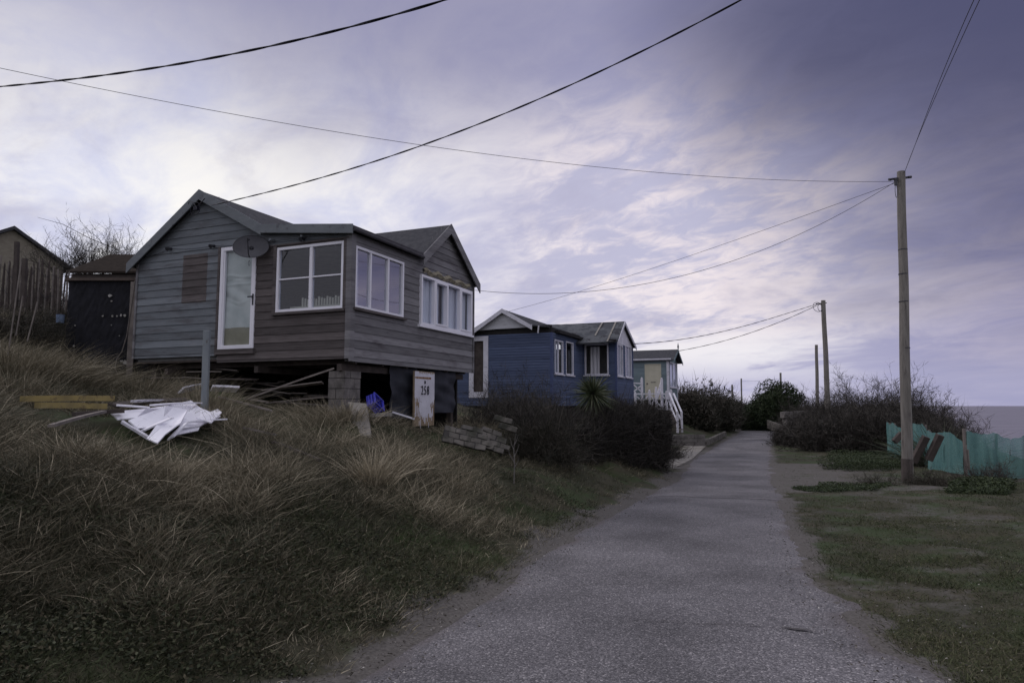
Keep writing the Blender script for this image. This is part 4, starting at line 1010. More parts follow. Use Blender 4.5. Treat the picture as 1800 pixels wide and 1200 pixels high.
# dark-roofed hut behind the black shed
A_ = W(116, 470, 19); B_ = W(246, 470, 19); ang, Ls = frame_at(A_, B_); z0 = 2.8
hut = empty('hut', (A_.x, A_.y, z0), ang, 'brown hut with low pitched felt roof behind the black shed', 'hut')
zt = W(170, 448, 20.0).z - z0; ze = W(120, 480, 19).z - z0
mb = MB(); mb.box((.1,.1,-.5), (Ls, 2.2, ze)); mb.build('wall', M['plankd'], hut)
mb = MB(); mb.prism([(0,0,ze),(Ls,0,ze),(Ls,1.2,zt),(.5,1.2,zt)], (0,0,.06)); mb.prism([(.5,1.2,zt),(Ls,1.2,zt),(Ls,2.4,ze),(0,2.4,ze)], (0,0,.06)); mb.build('roof', mat('brown_felt', (.022,.018,.016), (.035,.028,.024), scale=9, rough=1, spec=.05), hut)
# chestnut paling fence
fe = empty('paling_fence', W(0, 530, 17.5), 0, 'leaning split chestnut paling fence on the dune beside the black shed', 'fence'); fo = Vector(fe.location)
rf = random.Random(9); tops = []
for i in range(36):
    px = -14 + i*3.9*1.0 + rf.uniform(-1.2, 1.2); Yd = 17.3 + i*.02
    b = W(px, 520 + rf.uniform(-4, 6), Yd); h = rf.uniform(.95, 1.2) + .12
    zb_ = gz(b.x, b.y) - .1
    zz = W(px, 462 + i*.4 - 6*math.sin(i*.35), Yd).z
    mb = MB(); lean = rf.uniform(-.07, .07); t = Vector((b.x+lean, b.y, zz + rf.uniform(-.12,.12)))
    mb.tube([Vector((b.x, b.y, min(b.z, zb_))) - fo, (b+t)/2 - fo, t - fo, t - fo + Vector((0,0,.05))], [.022,.022,.02,.004], 5); mb.build('pale', M['plankd' if i % 3 else 'plank'], fe); tops.append(t - fo)
for dz in (-.2, -.75):
    mb = MB(); mb.tube([t + Vector((0,-.03,dz)) for t in tops[::3]], .006, 5); mb.build('wire', M['metal'], fe)
for px, py, py0 in ((30, 425, 540), (44, 455, 540)):
    mb = MB(); mb.beam(W(px-3, py0, 17.2)-fo, W(px, py, 17.2)-fo, .09, .09, up=(0,1,0)); mb.build('post', M['plankd'], fe)
for i, (a, b, lab) in enumerate((((12, 640), (38, 455), 'tall bleached cane leaning right at the left edge'), ((28, 590), (40, 520), 'short bleached cane stuck in the dune grass'), ((48, 600), (66, 530), 'thin bleached cane leaning right before the fence'))):
    mb = MB(); mb.tube([W(a[0], a[1], 12), W(b[0], b[1], 12)], .012, 6); tag(mb.build('cane', M['plank']), lab, 'cane')

# ------------------------------------------------------------------ blue chalet
DB = 26.0
CB = W(970, 650, DB); B0 = (CB.x, CB.y)
bh = empty('blue_chalet', (B0[0], B0[1], 0), ROT, 'derelict deep blue timber chalet with white gables and sagging patched roof', 'house')
def q1(px, py, v=0.0): return isect(px, py, (B0[0]+dR[0]*v, B0[1]+dR[1]*v), dL)
def q2(px, py, u=0.0): return isect(px, py, (B0[0]+dL[0]*u, B0[1]+dL[1]*u), dR)
BU = q1(800, 600)[0]; vS = q2(1024, 620)[0]; zBt = q1(970, 584)[1]; zBb = q1(970, 705)[1]-.2
uW = -(isect(1083, 620, (B0[0]+dR[0]*vS, B0[1]+dR[1]*vS), (-dL[0], -dL[1]))[0])     # wing projects to here (negative u)
vE = q2(1112, 640, uW)[0]; hB = .105
zB0 = round(zBb/hB)*hB
w1 = Wall((0,0), (0,1), (-1,0), 0, BU, zB0, [(0, zBt), (BU, zBt)], hB)
w2 = Wall((0,0), (1,0), (0,-1), 0, vS, zB0, [(0, zBt), (vS, zBt)], hB)
zW = zBt - .08
w3 = Wall((vS,0), (0,-1), (-1,0), 0, -uW, zB0, [(0, zW), (-uW, zW)], hB)
zWg = q2(1098, 562, uW)[1]; vWm = (vS+vE)/2
w4 = Wall((0,uW), (1,0), (0,-1), vS, vE, zB0, [(vS, zW), (vE, zW)], hB)
print('B', dict(BU=BU, vS=vS, zBt=zBt, zBb=zBb, uW=uW, vE=vE, zWg=zWg))
def b2(px0, px1, pt_, pb, u=0.0): return (q2(px0, 620, u)[0], q2(px1, 620, u)[0], q2((px0+px1)/2, pb, u)[1], q2((px0+px1)/2, pt_, u)[1])
o1, o2 = b2(974, 989, 598, 657), b2(994, 1007, 601, 659)
w2.open = [o1, o2]
def b3(px): return isect(px, 640, (B0[0]+dR[0]*vS, B0[1]+dR[1]*vS), (-dL[0], -dL[1]))[0]
zz = isect(1050, 604, (B0[0]+dR[0]*vS, B0[1]+dR[1]*vS), (-dL[0], -dL[1]))[1]; zz0 = isect(1050, 659, (B0[0]+dR[0]*vS, B0[1]+dR[1]*vS), (-dL[0], -dL[1]))[1]
o3 = (b3(1028), b3(1070), zz0, zz); w3.open = [o3]
o4 = b2(1084, 1094, 605, 661, uW); o5 = b2(1098, 1109, 608, 663, uW); w4.open = [o4, o5]
dd = (q1(857, 640)[0], q1(826, 640)[0], q1(840, 690)[1], q1(840, 592)[1]); w1.open = [dd]
for ww, nm in ((w1,'front'),(w2,'side'),(w3,'wing'),(w4,'wing_end')):
    mb = MB(); ww.boards(mb, thick=.028); mb.build('cladding', M['navy'], bh)
mb = MB()
for ww in (w1,w2,w3,w4): ww.lining(mb)
mb.box((.1, .1, zB0), (vS, BU, zB0+.1)); mb.box((vS+.09, uW+.09, zB0), (vE, BU-.1, zB0+.1)); mb.box((vE-.03, uW, zB0), (vE, BU, zBt-.05)); mb.box((.0, BU, zB0), (vE, BU+.05, zBt-.05))
mb.build('interior', M['inside'], bh)
for c0_, c1_ in (((-.03,-.03,zB0), (.06,-.018,zBt)), ((-.03,-.018,zB0), (-.018,.06,zBt)), ((vS-.03,uW-.03,zB0), (vS+.06,uW-.018,zW)), ((vS-.03,uW-.018,zB0),(vS-.018,uW+.06,zW)), ((vE-.06,uW-.03,zB0), (vE+.02,uW-.018,zW))):
    mb = MB(); mb.box(c0_, c1_); mb.build('corner_board', M['navyt'], bh)
window(bh, w2, *o1, verts=[((o1[0]+o1[1])/2-.05, .05)], fw=.05, sillmat='whitep', frame='whitep'); window(bh, w2, *o2, fw=.05, sillmat='whitep', frame='whitep')
window(bh, w3, *o3, fw=.06, sillmat='whitep', frame='whitep', panes=False, label='open glassless window frame in the wing')
window(bh, w4, *o4, fw=.06, verts=[((o4[0]+o4[1])/2+.1, .05)], sillmat='whitep', frame='whitep'); window(bh, w4, *o5, fw=.06, verts=[((o5[0]+o5[1])/2+.1, .05)], sillmat='whitep', frame='whitep')
for ww, o in ((w2,o1),(w4,o4),(w4,o5)): curtain(bh, ww, o[0]+.05, (o[0]+o[1])/2+.1, o[2]+.05, o[3]-.05, off=-.12)
curtain(bh, w3, o3[0]+.15, o3[0]+.55, o3[2], o3[3]-.1, off=-.4, amp=.04)
# white framed doorway
mb = MB(); fw = .17
for (a,b,c,d) in ((dd[0]-.04,dd[0]+fw,dd[2]-.2,dd[3]+.02),(dd[1]-fw,dd[1]+.02,dd[2]-.2,dd[3]+.02),(dd[0]+fw,dd[1]-fw,dd[3]-fw,dd[3]+.02),(dd[0]+fw,dd[1]-fw,dd[2]-.2,dd[2]+.03)): wbox(mb, w1, a,b,c,d,-.02,.04)
mb.build('door_frame', M['whitep'], bh); mb = MB(); wbox(mb, w1, dd[0]+.1, dd[1]-.1, dd[2], dd[3]-.1, -.1, -.07); mb.build('door', M['plankd'], bh)
# front gable (white), dark gap, roofs
uG, zG = q1(888, 547); uGl, zGl = q1(842, 582); uGr, zGr = q1(936, 574); zgap = q1(900, 576)[1]
ov = .3
mb = MB(); mb.prism([(-.1, uGl, zGl), (-.1, uG, zG-.05), (-.1, uGr, zGr+.02), (-.1, uGr, zgap-.02), (-.1, uGl, zgap-.05)], (.04, 0, 0))
for z in np.arange(zgap+.05, zG-.1, .12):
    pass
mb.build('gable_panel', siding('white_board', (.66,.66,.72), (.72,.72,.77), (.5,.49,.52), .12, 0), bh)
mb = MB(); mb.box((.02, .0, zBt-.02), (.06, BU, zGr+.05)); mb.box((.06, .02, zBt-.0), (vS, .06, zBt+.22)); mb.build('gap_shade', M['darkvoid'], bh)  # near-black strips paint the shade in the gap below the roof
barge(bh, [(-ov, uGl+.35, zGl-.16), (-ov, uG, zG+.02), (-ov, uGr-.1, zGr-.04)], 'bargeboard', M['whitep'], (-1,0,0), .12, lip=.0)
barge(bh, [(-ov, uGr-.1, zGr+.02), (-ov, .75, zGr-.0)], 'broken_fascia', M['whitep'], (-1,0,0), .03, lip=-.01)
mb = MB(); mb.beam((-ov+.05, uGr-.35, zGr+.0), (-ov+.1, uGr-.30, zGr-.28), .05, .03); mb.build('broken_fascia', M['whitep'], bh)
mb = MB()
rv1 = vE - .6
mb.prism([(-ov, uGl+.5, zGl-.2), (-ov, uG, zG), (rv1, uG, zG-.05), (rv1, uGl+.5, zGl-.2)], (0,0,.05))
zr_e = zBt + .14
mb.prism([(-ov, uG, zG), (-ov, uGr, zGr), (vS*.55, uGr, zGr-.02), (rv1, uG, zG-.05)], (0,0,.05))
mb.prism([(-ov, uGr, zGr), (-ov+.12, .1, zr_e+.05), (vS*.5, -.18, zr_e-.04), (vS*.55, uGr, zGr-.02)], (0,0,.045))
mb.build('main_roof', M['felt'], bh)
# wing roof: ridge runs back from the gable apex; sagging patched near slope
vA, zAp = q2(1092, 565, uW)
vL0, vR0 = vS - .35, vE + .12
mb = MB(); nx, ny = 8, 16; vs = []
zeW = zW + .02
for i in range(nx+1):
    for j in range(ny+1):
        s, f = i/nx, j/ny; u = uW - .15 + f*(uG + .2 - uW)
        v = vA + (vL0 - vA - f*1.6)*s; z = zAp + (zeW - .02 - zAp)*s - .10*math.sin(f*math.pi)*s - .04*math.sin(f*3+1)*(1-s)
        vs.append((v, u, z + random.uniform(-.01, .01)))
mb.add(vs, [(i*(ny+1)+j, (i+1)*(ny+1)+j, (i+1)*(ny+1)+j+1, i*(ny+1)+j+1) for i in range(nx) for j in range(ny)])
k = len(vs); mb.add([(a, b, c-.05) for a, b, c in vs], [(i*(ny+1)+j+1, (i+1)*(ny+1)+j+1, (i+1)*(ny+1)+j, i*(ny+1)+j) for i in range(nx) for j in range(ny)])
mb.prism([(vA, uW-.15, zAp-.05), (vR0, uW-.15, zeW-.05), (vR0, uG, zeW-.05), (vA, uG, zAp-.05)], (0,0,.05))
mb.build('patched_roof', M['patchfelt'], bh)['label'] = 'sagging roof covered in mismatched felt patches'
mb = MB(); mb.prism([(vS+.05, uW-.0, zeW-.06), (vA, uW-.0, zAp-.1), (vE-.05, uW-.0, zeW-.06)], (0,-.03,0)); mb.build('gable_panel', M['whitep'], bh)
barge(bh, [(vL0+.1, uW-.16, zeW-.02), (vA, uW-.16, zAp-.03), (vR0, uW-.16, zeW-.05)], 'bargeboard', M['whitep'], (0,-1,0), .10, lip=-.01)
mb = MB()
for f in (.10, .27):
    for i in range(6):
        s0, s1 = i/6, (i+1)/6; u = uW-.15+f*(uG+.2-uW)
        P = lambda s, du: (vA+(vL0-vA-f*1.6)*s, u+du, zAp+(zeW-.02-zAp)*s-.10*math.sin(f*math.pi)*s-.04*math.sin(f*3+1)*(1-s)+.02)
        if f == .27 and i > 3: continue
        mb.prism([P(s0,0), P(s1,0), P(s1,.07), P(s0,.07)], (0,0,.012))
mb.build('roof_batten', M['conc'], bh)
mb = MB(); mb.box((vS*.1, -.2, zr_e-.13), (vS, -.02, zr_e-.03)); mb.box((vS-.4, uW-.1, zW-.0), (vS-.1, .0, zW+.08)); mb.build('dark_eaves', M['darkvoid'], bh)  # near-black boxes along the eaves
mb = MB(); mb.box((.3,.3,.2), (vE-.3, BU-.3, zB0)); mb.build('underfloor_shade', M['darkvoid'], bh)  # near-black block stands in for the shaded space under the floor

# ------------------------------------------------------------------ pale teal chalet
DT = 41.0; CT = W(1175, 660, DT); T0 = (CT.x, CT.y)
th = empty('teal_chalet', (T0[0], T0[1], 0), ROT, 'small pale teal beach chalet with cream door and pointed finial', 'house')
def t1_(px, py, v=0.0): return isect(px, py, (T0[0]+dR[0]*v, T0[1]+dR[1]*v), dL)
def t2_(px, py, u=0.0): return isect(px, py, (T0[0]+dL[0]*u, T0[1]+dL[1]*u), dR)
TU = t1_(1104, 660)[0]; TV = t2_(1190, 660)[0]; zTt = t1_(1175, 632)[1]; zTb = t1_(1175, 702)[1]; zTr = t2_(1184, 617)[1]
zTb = round(zTb/.12)*.12
x1 = Wall((0,0),(0,1),(-1,0),0,TU,zTb,[(0,zTt),(TU,zTt)],.12); x2 = Wall((0,0),(1,0),(0,-1),0,TV,zTb,[(0,zTt),(TV/2,zTr),(TV,zTt)],.12)
td = (t1_(1161,660)[0], t1_(1135,660)[0], zTb+.02, t1_(1148,641)[1]); tw = (.35, TV-.35, zTb+.75, zTt-.1)
x1.open = [td]; x2.open = [tw]
for ww in (x1, x2):
    mb = MB(); ww.boards(mb, thick=.016); mb.build('cladding', M['teal'], th)
mb = MB(); x1.lining(mb); x2.lining(mb); mb.box((TV-.03,0,zTb),(TV,TU,zTt)); mb.box((0,TU,zTb),(TV,TU+.03,zTt)); mb.box((.1,.1,zTb-.05),(TV,TU,zTb)); mb.build('interior', M['inside'], th)
mb = MB(); mb.box((-.035,-.035,zTb),(.09,-.018,zTt)); mb.box((-.035,-.018,zTb),(-.018,.1,zTt)); mb.box((TV-.09,-.035,zTb),(TV+.02,-.018,zTt)); mb.box((-.16,-.2,zTt-.02),(-.14,TU,zTt+.08)); mb.build('white_trim', M['whitep'], th)
mb = MB(); wbox(mb, x1, *td, -.03, .01); wbox(mb, x1, td[0]-.05, td[0], td[2], td[3]+.05, -.02, .03); wbox(mb, x1, td[1], td[1]+.05, td[2], td[3]+.05, -.02, .03); wbox(mb, x1, td[0], td[1], td[3], td[3]+.05, -.02, .03)
dt = mb.build('door', M['cream'], th); mb = MB(); wbox(mb, x1, td[1]-.12, td[1]-.06, td[2]+.9, td[2]+.98, .01, .05); mb.build('handle', M['metal'], dt); mb = MB(); wbox(mb, x1, td[0]+.3, td[1]-.3, td[2]+1.0, td[2]+1.04, .01, .02); mb.build('letter_box', M['metal'], dt)
window(th, x2, *tw, verts=[((tw[0]+tw[1])/2, .05)], sillmat='whitep', frame='whitep'); curtain(th, x2, tw[0]+.05, tw[1]-.05, tw[2], tw[3], off=-.1)
mb = MB(); so = .18
for a, b in (((-so, zTt-so*(zTr-zTt)/(TV/2)), (TV/2, zTr)), ((TV/2, zTr), (TV+so, zTt-so*(zTr-zTt)/(TV/2)))):
    mb.prism([(a[0],-.35,a[1]),(b[0],-.35,b[1]),(b[0],TU+.2,b[1]),(a[0],TU+.2,a[1])], (0,0,.07))
mb.build('roof', M['felt'], th)
barge(th, [(-so,-.352,zTt-.1),(TV/2,-.352,zTr),(TV+so,-.352,zTt-.1)], 'bargeboard', M['teal'], (0,-1,0), .1)
mb = MB(); mb.tube([(TV/2,-.36,zTr-.1),(TV/2,-.36,zTr+.15),(TV/2,-.36,zTr+.22),(TV/2,-.36,zTr+.48)], [.035,.035,.06,.006], 8); mb.build('finial', M['trim'], th)
mb = MB(); mb.box((.1,.1,.3),(TV-.1,TU-.1,zTb-.06)); mb.build('underfloor_void', M['darkvoid'], th)  # solid block in the void colour, painted shade below the floor
# deck with white rustic rails
def rail_run(par, P, Q, h, zf, n=2, style=0):
    """posts and crossed rails between P and Q (xy), deck at zf"""
    pass
dk_ = empty('veranda_deck', W(1150, 720, 37.5), 0, 'raised deck with white crossed wooden railings before the teal chalet', 'deck'); do = Vector(dk_.location)
def DW(px, py, Yd): return W(px, py, Yd) - do
mb = MB(); P0, P1_, P2_, P3_ = DW(1108, 722, 37), DW(1181, 722, 37), DW(1176, 716, 40.7), DW(1108, 716, 40.7)
for p in (P1_, P2_, P3_): p.z = P0.z
mb.prism([P0, P1_, P2_, P3_], (0,0,.1)); mb.build('floor', M['plankd'], dk_)
zd = P0.z + .1
posts = [(1117,37.0,692),(1142,37.0,688),(1154,37.0,683),(1164,37.2,667),(1180,37.0,687),(1129,40.2,666),(1172,39,690)]
for (px, Yd, pyt) in posts:
    b = DW(px, 718, Yd); t = DW(px, pyt, Yd); mb = MB(); mb.beam((b.x,b.y,zd-.3), (b.x,b.y,t.z), .12, .12, up=(0,1,0)); mb.tube([(b.x,b.y,t.z),(b.x,b.y,t.z+.07),(b.x,b.y,t.z+.1)], [.05,.06,.01], 8); mb.build('post', M['whitep'], dk_)
def rl(a, b, r=.035, nm='rail'):
    mb = MB(); mb.beam(DW(*a), DW(*b), r*2, r*2); mb.build(nm, M['whitep'], dk_)
rl((1117,692,37),(1180,692,37)); rl((1117,718,37),(1180,719,37), .05); rl((1120,716,37),(1142,693,37)); rl((1120,697,37),(1140,716,37)); rl((1143,716,37),(1154,695,37)); rl((1143,695,37),(1164,716,37)); rl((1166,714,37),(1180,694,37)); rl((1164,696,37),(1180,709,37))
rl((1114,673,40.2),(1129,674,40.2)); rl((1114,688,40.2),(1129,676,40.2)); rl((1114,676,40.2),(1127,688,40.2)); rl((1155,700,38),(1163,671,38), .06)
# stairs
st = empty('stairs', W(1188, 758, 36), 0, 'steep wooden steps with white handrails down from the deck', 'stairs'); so_ = Vector(st.location)
a, b = W(1181, 722, 37.4) - so_, W(1195, 757, 35.4) - so_
for dx in (-.42, .42):
    off = Vector((dL[0], dL[1], 0))*0 + Vector((.55*dx, 1.2*dx, 0))
    mb = MB(); mb.beam(a+off, b+off, .05, .2); mb.build('stringer', M['plankd'], st)
    mb = MB(); mb.beam(a+off+Vector((0,0,.95)), b+off+Vector((0,0,.95)), .08, .08); mb.build('handrail', M['whitep'], st)
    mb = MB(); q = b+off; mb.beam(q+Vector((0,0,-.1)), q+Vector((0,0,1.0)), .1, .1, up=(0,1,0)); mb.build('newel', M['whitep'], st)
    mb = MB(); mb.beam(a+off+Vector((0,0,.4)), b+off+Vector((0,0,.45)), .06, .06); mb.build('mid_rail', M['whitep'], st)
for i in range(7):
    c = a + (b-a)*((i+.5)/7); mb = MB(); mb.obox(c, Vector((.23,.5,0)), Vector((.1,-.05,0)), (0,0,.02)); mb.build('tread', M['plank'], st)
mb = MB()
for k in range(2):
    a = W(1162+k*12, 722, 38.2); z = gz(a.x, a.y)-.3
    mb.box((a.x-.12, a.y-.12, z), (a.x+.12, a.y+.12, a.z))
    o = mb.build('deck_leg', M['plankd'], None); mb = MB()
    o.parent = dk_; o.location = -do
# low sleeper walls by the drive
def low_wall(px0, py0, Y0, px1, py1, Y1, h, label, m='block', t=.14):
    a, b = W(px0, py0, Y0), W(px1, py1, Y1); e = empty('low_wall', a, 0, label, 'wall')
    n = max(2, int((b-a).length/.45)); mb = MB(); d = (b-a)/n
    for r in range(3):
        for k in range(n):
            c = d*(k+.5+(r % 2)*.3) + Vector((0,0,(r+.5)*h/3 - .02)); mb.obox(c, d*.485, Vector((-d.y, d.x, 0)).normalized()*t/2, (0,0,h/6*.93), j=.012)
    mb.build('courses', M[m], e)
low_wall(1165, 783, 33.0, 1240, 783, 32.6, .55, 'low weathered sleeper wall edging the pale drive')
low_wall(1240, 783, 32.6, 1275, 765, 44, .28, 'low sleeper wall running back along the lane from the drive', m='rubble')
low_wall(1346, 750, 57, 1373, 762, 47, .65, 'pale stone wall at the lane bend before the evergreen', m='rubble')
low_wall(1376, 756, 44, 1450, 752, 45, 1.2, 'dark stone wall half hidden by the right hedge', t=.4)

# ------------------------------------------------------------------ poles
def pole(px, py, bx, by, Y, r0, r1, label, steps=True, group='wooden utility poles along the lane', rich=True):
    t = W(px, py, Y); b = W(bx, by, Y); zg = gz(b.x, b.y)
    base = Vector((b.x, b.y, min(b.z, zg)))
    e = empty('utility_pole', base, 0, label, 'pole', group); top = t - base
    n = 14; mb = MB(); pts = [top*(i/n) + Vector((.01*math.sin(i*.9), 0, -.2 if i == 0 else 0)) for i in range(n+1)]
    mb.tube(pts, [r0+(r1-r0)*i/n for i in range(n+1)], 14); mb.build('shaft', M['pole'], e, smooth=False)
    if rich:
        f = .07; mb = MB(); mb.tube([top*(f*i/5) + Vector((0,0,-.1 if i == 0 else 0)) for i in range(6)], [r0*1.02]*6, 14, cap=False); mb.build('dark_foot', M['polelow'], e)
        for z in (.74, .66, .57, .42):
            mb = MB(); c = top*z; rr = r0+(r1-r0)*z; mb.tube([c+Vector((0,0,-.012)), c+Vector((0,0,.012))], rr*1.04, 14); mb.build('band', M['metal'], e)
        c = top - Vector((0,0,.19))
        mb = MB(); mb.beam(c + Vector((-.28,-.02,-.02)), c + Vector((.24,.02,.05)), .05, .05); mb.tube([c+Vector((-.28,0,-.02)), c+Vector((-.34,0,-.02))], .035, 8); mb.tube([c+Vector((.18,0,.04)), c+Vector((.26,0,.05))], .035, 8); mb.build('bracket', M['metal'], e)
        mb = MB(); q = c + Vector((-.19, -.06, -.1)); mb.box(q-Vector((.03,.03,.1)), q+Vector((.03,.03,.1)))
        mb.tube([q + Vector((-.03*math.sin(t), 0, -.25+.18*math.cos(t))) for t in np.linspace(0, 2*math.pi, 16)], .008, 5); mb.build('junction_box', M['metal'], e)
    return e, base + top
Y1 = 17.5
_, T1 = pole(1584, 302, 1595, 840, Y1, .135, .10, 'nearest wooden utility pole on the right verge, with dark foot')
_, T2 = pole(1447, 528, 1457, 750, 41, .17, .13, 'second utility pole rising from the scrub, with looped cables', rich=False)
mb = MB(); c = T2 + Vector((-.35, 0, -.35))
mb.tube([c + Vector((.28*math.cos(t), .1*math.sin(t), .3*math.sin(t)-.05)) for t in np.linspace(0, 2*math.pi, 22)], .014, 5)
mb.tube([c + Vector((.15+.14*math.cos(t), .05*math.sin(t), .22*math.sin(t)-.1)) for t in np.linspace(0, 2*math.pi, 22)], .016, 5)
mb.beam(T2 + Vector((-.45,0,-.2)), T2 + Vector((.2,0,-.15)), .05, .05); tag(mb.build('cable_loop', M['cable']), 'looped slack cable at the top of the second pole', 'cable')
_, T3 = pole(1435, 606, 1436, 705, 70, .19, .15, 'third utility pole, its foot lost behind the scrub', rich=False)
pole(1287, 676, 1287, 705, 150, .22, .2, 'short distant pole on the left skyline', rich=False)
pole(1303, 665, 1303, 700, 170, .2, .18, 'thin distant pole above the left dune', rich=False)
pole(1372, 655, 1373, 700, 140, .22, .2, 'distant pole poking above the evergreen', rich=False)
# ------------------------------------------------------------------ wires
def wire(A, B, mids, r, label, twist=False, n=60, ext=None):
    a, b = W(*A), W(*B); A2 = (a.x, a.y); d = Vector((b.x-a.x, b.y-a.y)); Lp = d.length; d.normalize()
    ss = [(0, a.z)] + [isect(px, py, A2, d) for px, py in mids] + [(Lp, b.z)]
    deg = min(3, len(ss)-1); co = np.polyfit([s for s, _ in ss], [z for _, z in ss], deg, w=[8]+[1]*len(mids)+[8])
    s1 = Lp * (ext or 1); pts = []
    for i in range(n+1):
        s = s1*i/n; pts.append(Vector((A2[0]+d.x*s, A2[1]+d.y*s, float(np.polyval(co, s)))))
    mb = MB()
    if twist:
        m = n*6; L = s1
        for ph in (0, math.pi):
            P = []
            for i in range(m+1):
                s = s1*i/m; f = s*2*math.pi/twist + ph; z = float(np.polyval(co, s))
                P.append(Vector((A2[0]+d.x*s - d.y*r*.7*math.cos(f), A2[1]+d.y*s + d.x*r*.7*math.cos(f), z + r*.7*math.sin(f))))
            mb.tube(P, r, 5)
    else: mb.tube(pts, r, 5)
    c = pts[0]; mb.v = [(x-c.x, y-c.y, z-c.z) for x, y, z in mb.v]
    o = mb.build('overhead_wire', M['cable'], smooth=True); o.location = c; tag(o, label, 'wire', 'overhead wires')
wire((-40,156,9.5), (783,0,6.2), [(60,145),(210,130),(430,92),(620,44)], .0085, 'thick twisted cable crossing the upper left corner of the sky', twist=1.1, ext=1.25)
wire((372,361,13.3), (1303,0,7.2), [(540,320),(750,252),(1000,150),(1180,68)], .0075, 'thick twisted cable rising from the chalet gable across the sky', twist=1.1, ext=1.2)
wire((1573,319,Y1), (-60,107,12), [(1400,320),(1100,298),(750,252),(450,213)], .0055, 'long thin wire from the nearest pole to the far left', ext=1.1)
wire((1573,320,Y1), (835,510,17.3), [(1420,405),(1200,484),(1050,512),(960,515)], .006, 'sagging wire from the nearest pole to the weathered chalet eave')
wire((1573,322,Y1), (890,548,27.5), [(1350,402),(1130,477),(1000,518)], .006, 'straighter wire from the nearest pole down to the blue chalet')
wire((1441,533,41), (1115,604,31), [(1340,564),(1230,591)], .011, 'upper cable from the second pole to the blue chalet', twist=1.6)
wire((1441,534,41), (1190,617,42), [(1370,566),(1290,594)], .012, 'lower cable from the second pole to the teal chalet', twist=1.6)
wire((1590,303,Y1), (1722,0,8.5), [(1640,180),(1684,82)], .0055, 'right one of the two wires climbing from the nearest pole top', ext=1.3)
wire((1590,303,Y1), (1712,0,8.3), [(1636,182),(1677,80)], .0055, 'left one of the two wires climbing from the nearest pole top', ext=1.3)
wire((1303,670,170), (1372,665,140), [(1335,669)], .02, 'faint distant wire linking the far skyline poles')

# ------------------------------------------------------------------ green netting fence
def net_mat():
    m = mat('debris_netting', (.075,.185,.19), (.125,.26,.255), rough=.8, scale=3.5, stretch=(1,1,.35), bump=.3)
    T = m.node_tree; b = T.nodes['Principled BSDF']
    n = T.nodes.new('ShaderNodeTexNoise'); n.inputs['Scale'].default_value = 220; n.inputs['Detail'].default_value = 1
    co = T.nodes.new('ShaderNodeTexCoord'); T.links.new(co.outputs['Object'], n.inputs['Vector'])
    mr = T.nodes.new('ShaderNodeMapRange'); T.links.new(n.outputs['Fac'], mr.inputs[0]); mr.inputs[1].default_value = .3; mr.inputs[2].default_value = .5; mr.inputs[3].default_value = .25; mr.inputs[4].default_value = .85
    T.links.new(mr.outputs[0], b.inputs['Alpha']); return m
NM = net_mat()
def net(P, label):
    """P: list of (px, py_top, py_bottom, Y, slack) posts in order"""
    a0 = W(P[0][0], P[0][2], P[0][3]); e = empty('netting_fence', a0, 0, label, 'fence')
    mb = MB(); nz = 10; cols = []
    for (p, q) in zip(P, P[1:]):
        n = 14
        for i in range(n + (q is P[-1])):
            f = i/n; px = p[0]+(q[0]-p[0])*f; Yd = p[3]+(q[3]-p[3])*f; sag = q[4]*math.sin(math.pi*f)
            t = W(px, p[1]+(q[1]-p[1])*f + sag, Yd); b = W(px, p[2]+(q[2]-p[2])*f, Yd); b.z = min(b.z, gz(b.x, b.y)+.05)
            belly = -.06*math.sin(math.pi*f); colm = []
            for j in range(nz+1):
                g_ = j/nz; x = b + (t-b)*g_; x.y += belly*math.sin(g_*math.pi) + .02*math.sin(f*17+g_*3) + random.uniform(-.006,.006); x.y += .02*math.sin(f*11+px*.05)*(1-g_*.4); x.z += .012*math.sin(f*17+px*.1)*g_; x.x += .015*math.sin(g_*5+f*9)
                colm.append(x - a0)
            cols.append(colm)
    vs = [v for c in cols for v in c]; m = nz+1
    mb.add(vs, [(i*m+j, (i+1)*m+j, (i+1)*m+j+1, i*m+j+1) for i in range(len(cols)-1) for j in range(nz)]); mb.build('netting', NM, e, smooth=True)
    for p in P:
        t = W(p[0], p[1], p[3]); b = W(p[0], p[2], p[3]); zb_ = min(b.z, gz(b.x, b.y)) - .1
        q0_, q1_ = W(*[P[0][i] for i in (0,2,3)]), W(*[P[-1][i] for i in (0,2,3)]); fd = (q1_-q0_); nn_ = Vector((-fd.y, fd.x, 0)).normalized(); nn_ = nn_ if nn_.dot(b) > 0 else -nn_; nn_ *= .09
        mb = MB(); mb.tube([Vector((b.x+nn_.x, b.y+nn_.y, zb_))-a0, Vector((t.x+nn_.x, t.y+nn_.y, t.z-.03))-a0], .035, 8); mb.build('post', M['plank'], e)
net([(1559,741,782,26,0),(1568,742,784,25.5,4),(1585,752,790,24.5,2),(1602,743,795,23.5,3),(1622,745,800,22.6,1),(1628,753,806,22,1)], 'green netting fence run left of the leaning timbers, beyond the nearest pole')
net([(1630,756,812,20.6,0),(1660,758,820,19.6,4),(1694,780,832,18.8,-5)], 'sagging green netting fence run behind the leaning timbers')
net([(1700,757,822,18.5,0),(1749,760,832,18.0,4),(1801,764,838,17.6,9),(1840,764,845,17.2,6)], 'green netting fence run at the right edge before the sea')
for a, b, lab in (((1607,808,18.6),(1628,767,18.4),'left dark timber leaning against the netting'), ((1634,804,18.4),(1653,764,18.2),'right dark timber leaning against the netting'), ((1573,775,22),(1585,762,22),'short dark timber leaning left of the nearest pole')):
    mb = MB(); p, q = W(*a), W(*b); c = (p+q)/2; mb.beam(p-c-(q-p)*.1, q-c, .17, .15, up=(0,1,0), j=.004); o = mb.build('leaning_timber', M['plankd'], bevel=.008); o.location = c; tag(o, lab, 'timber')
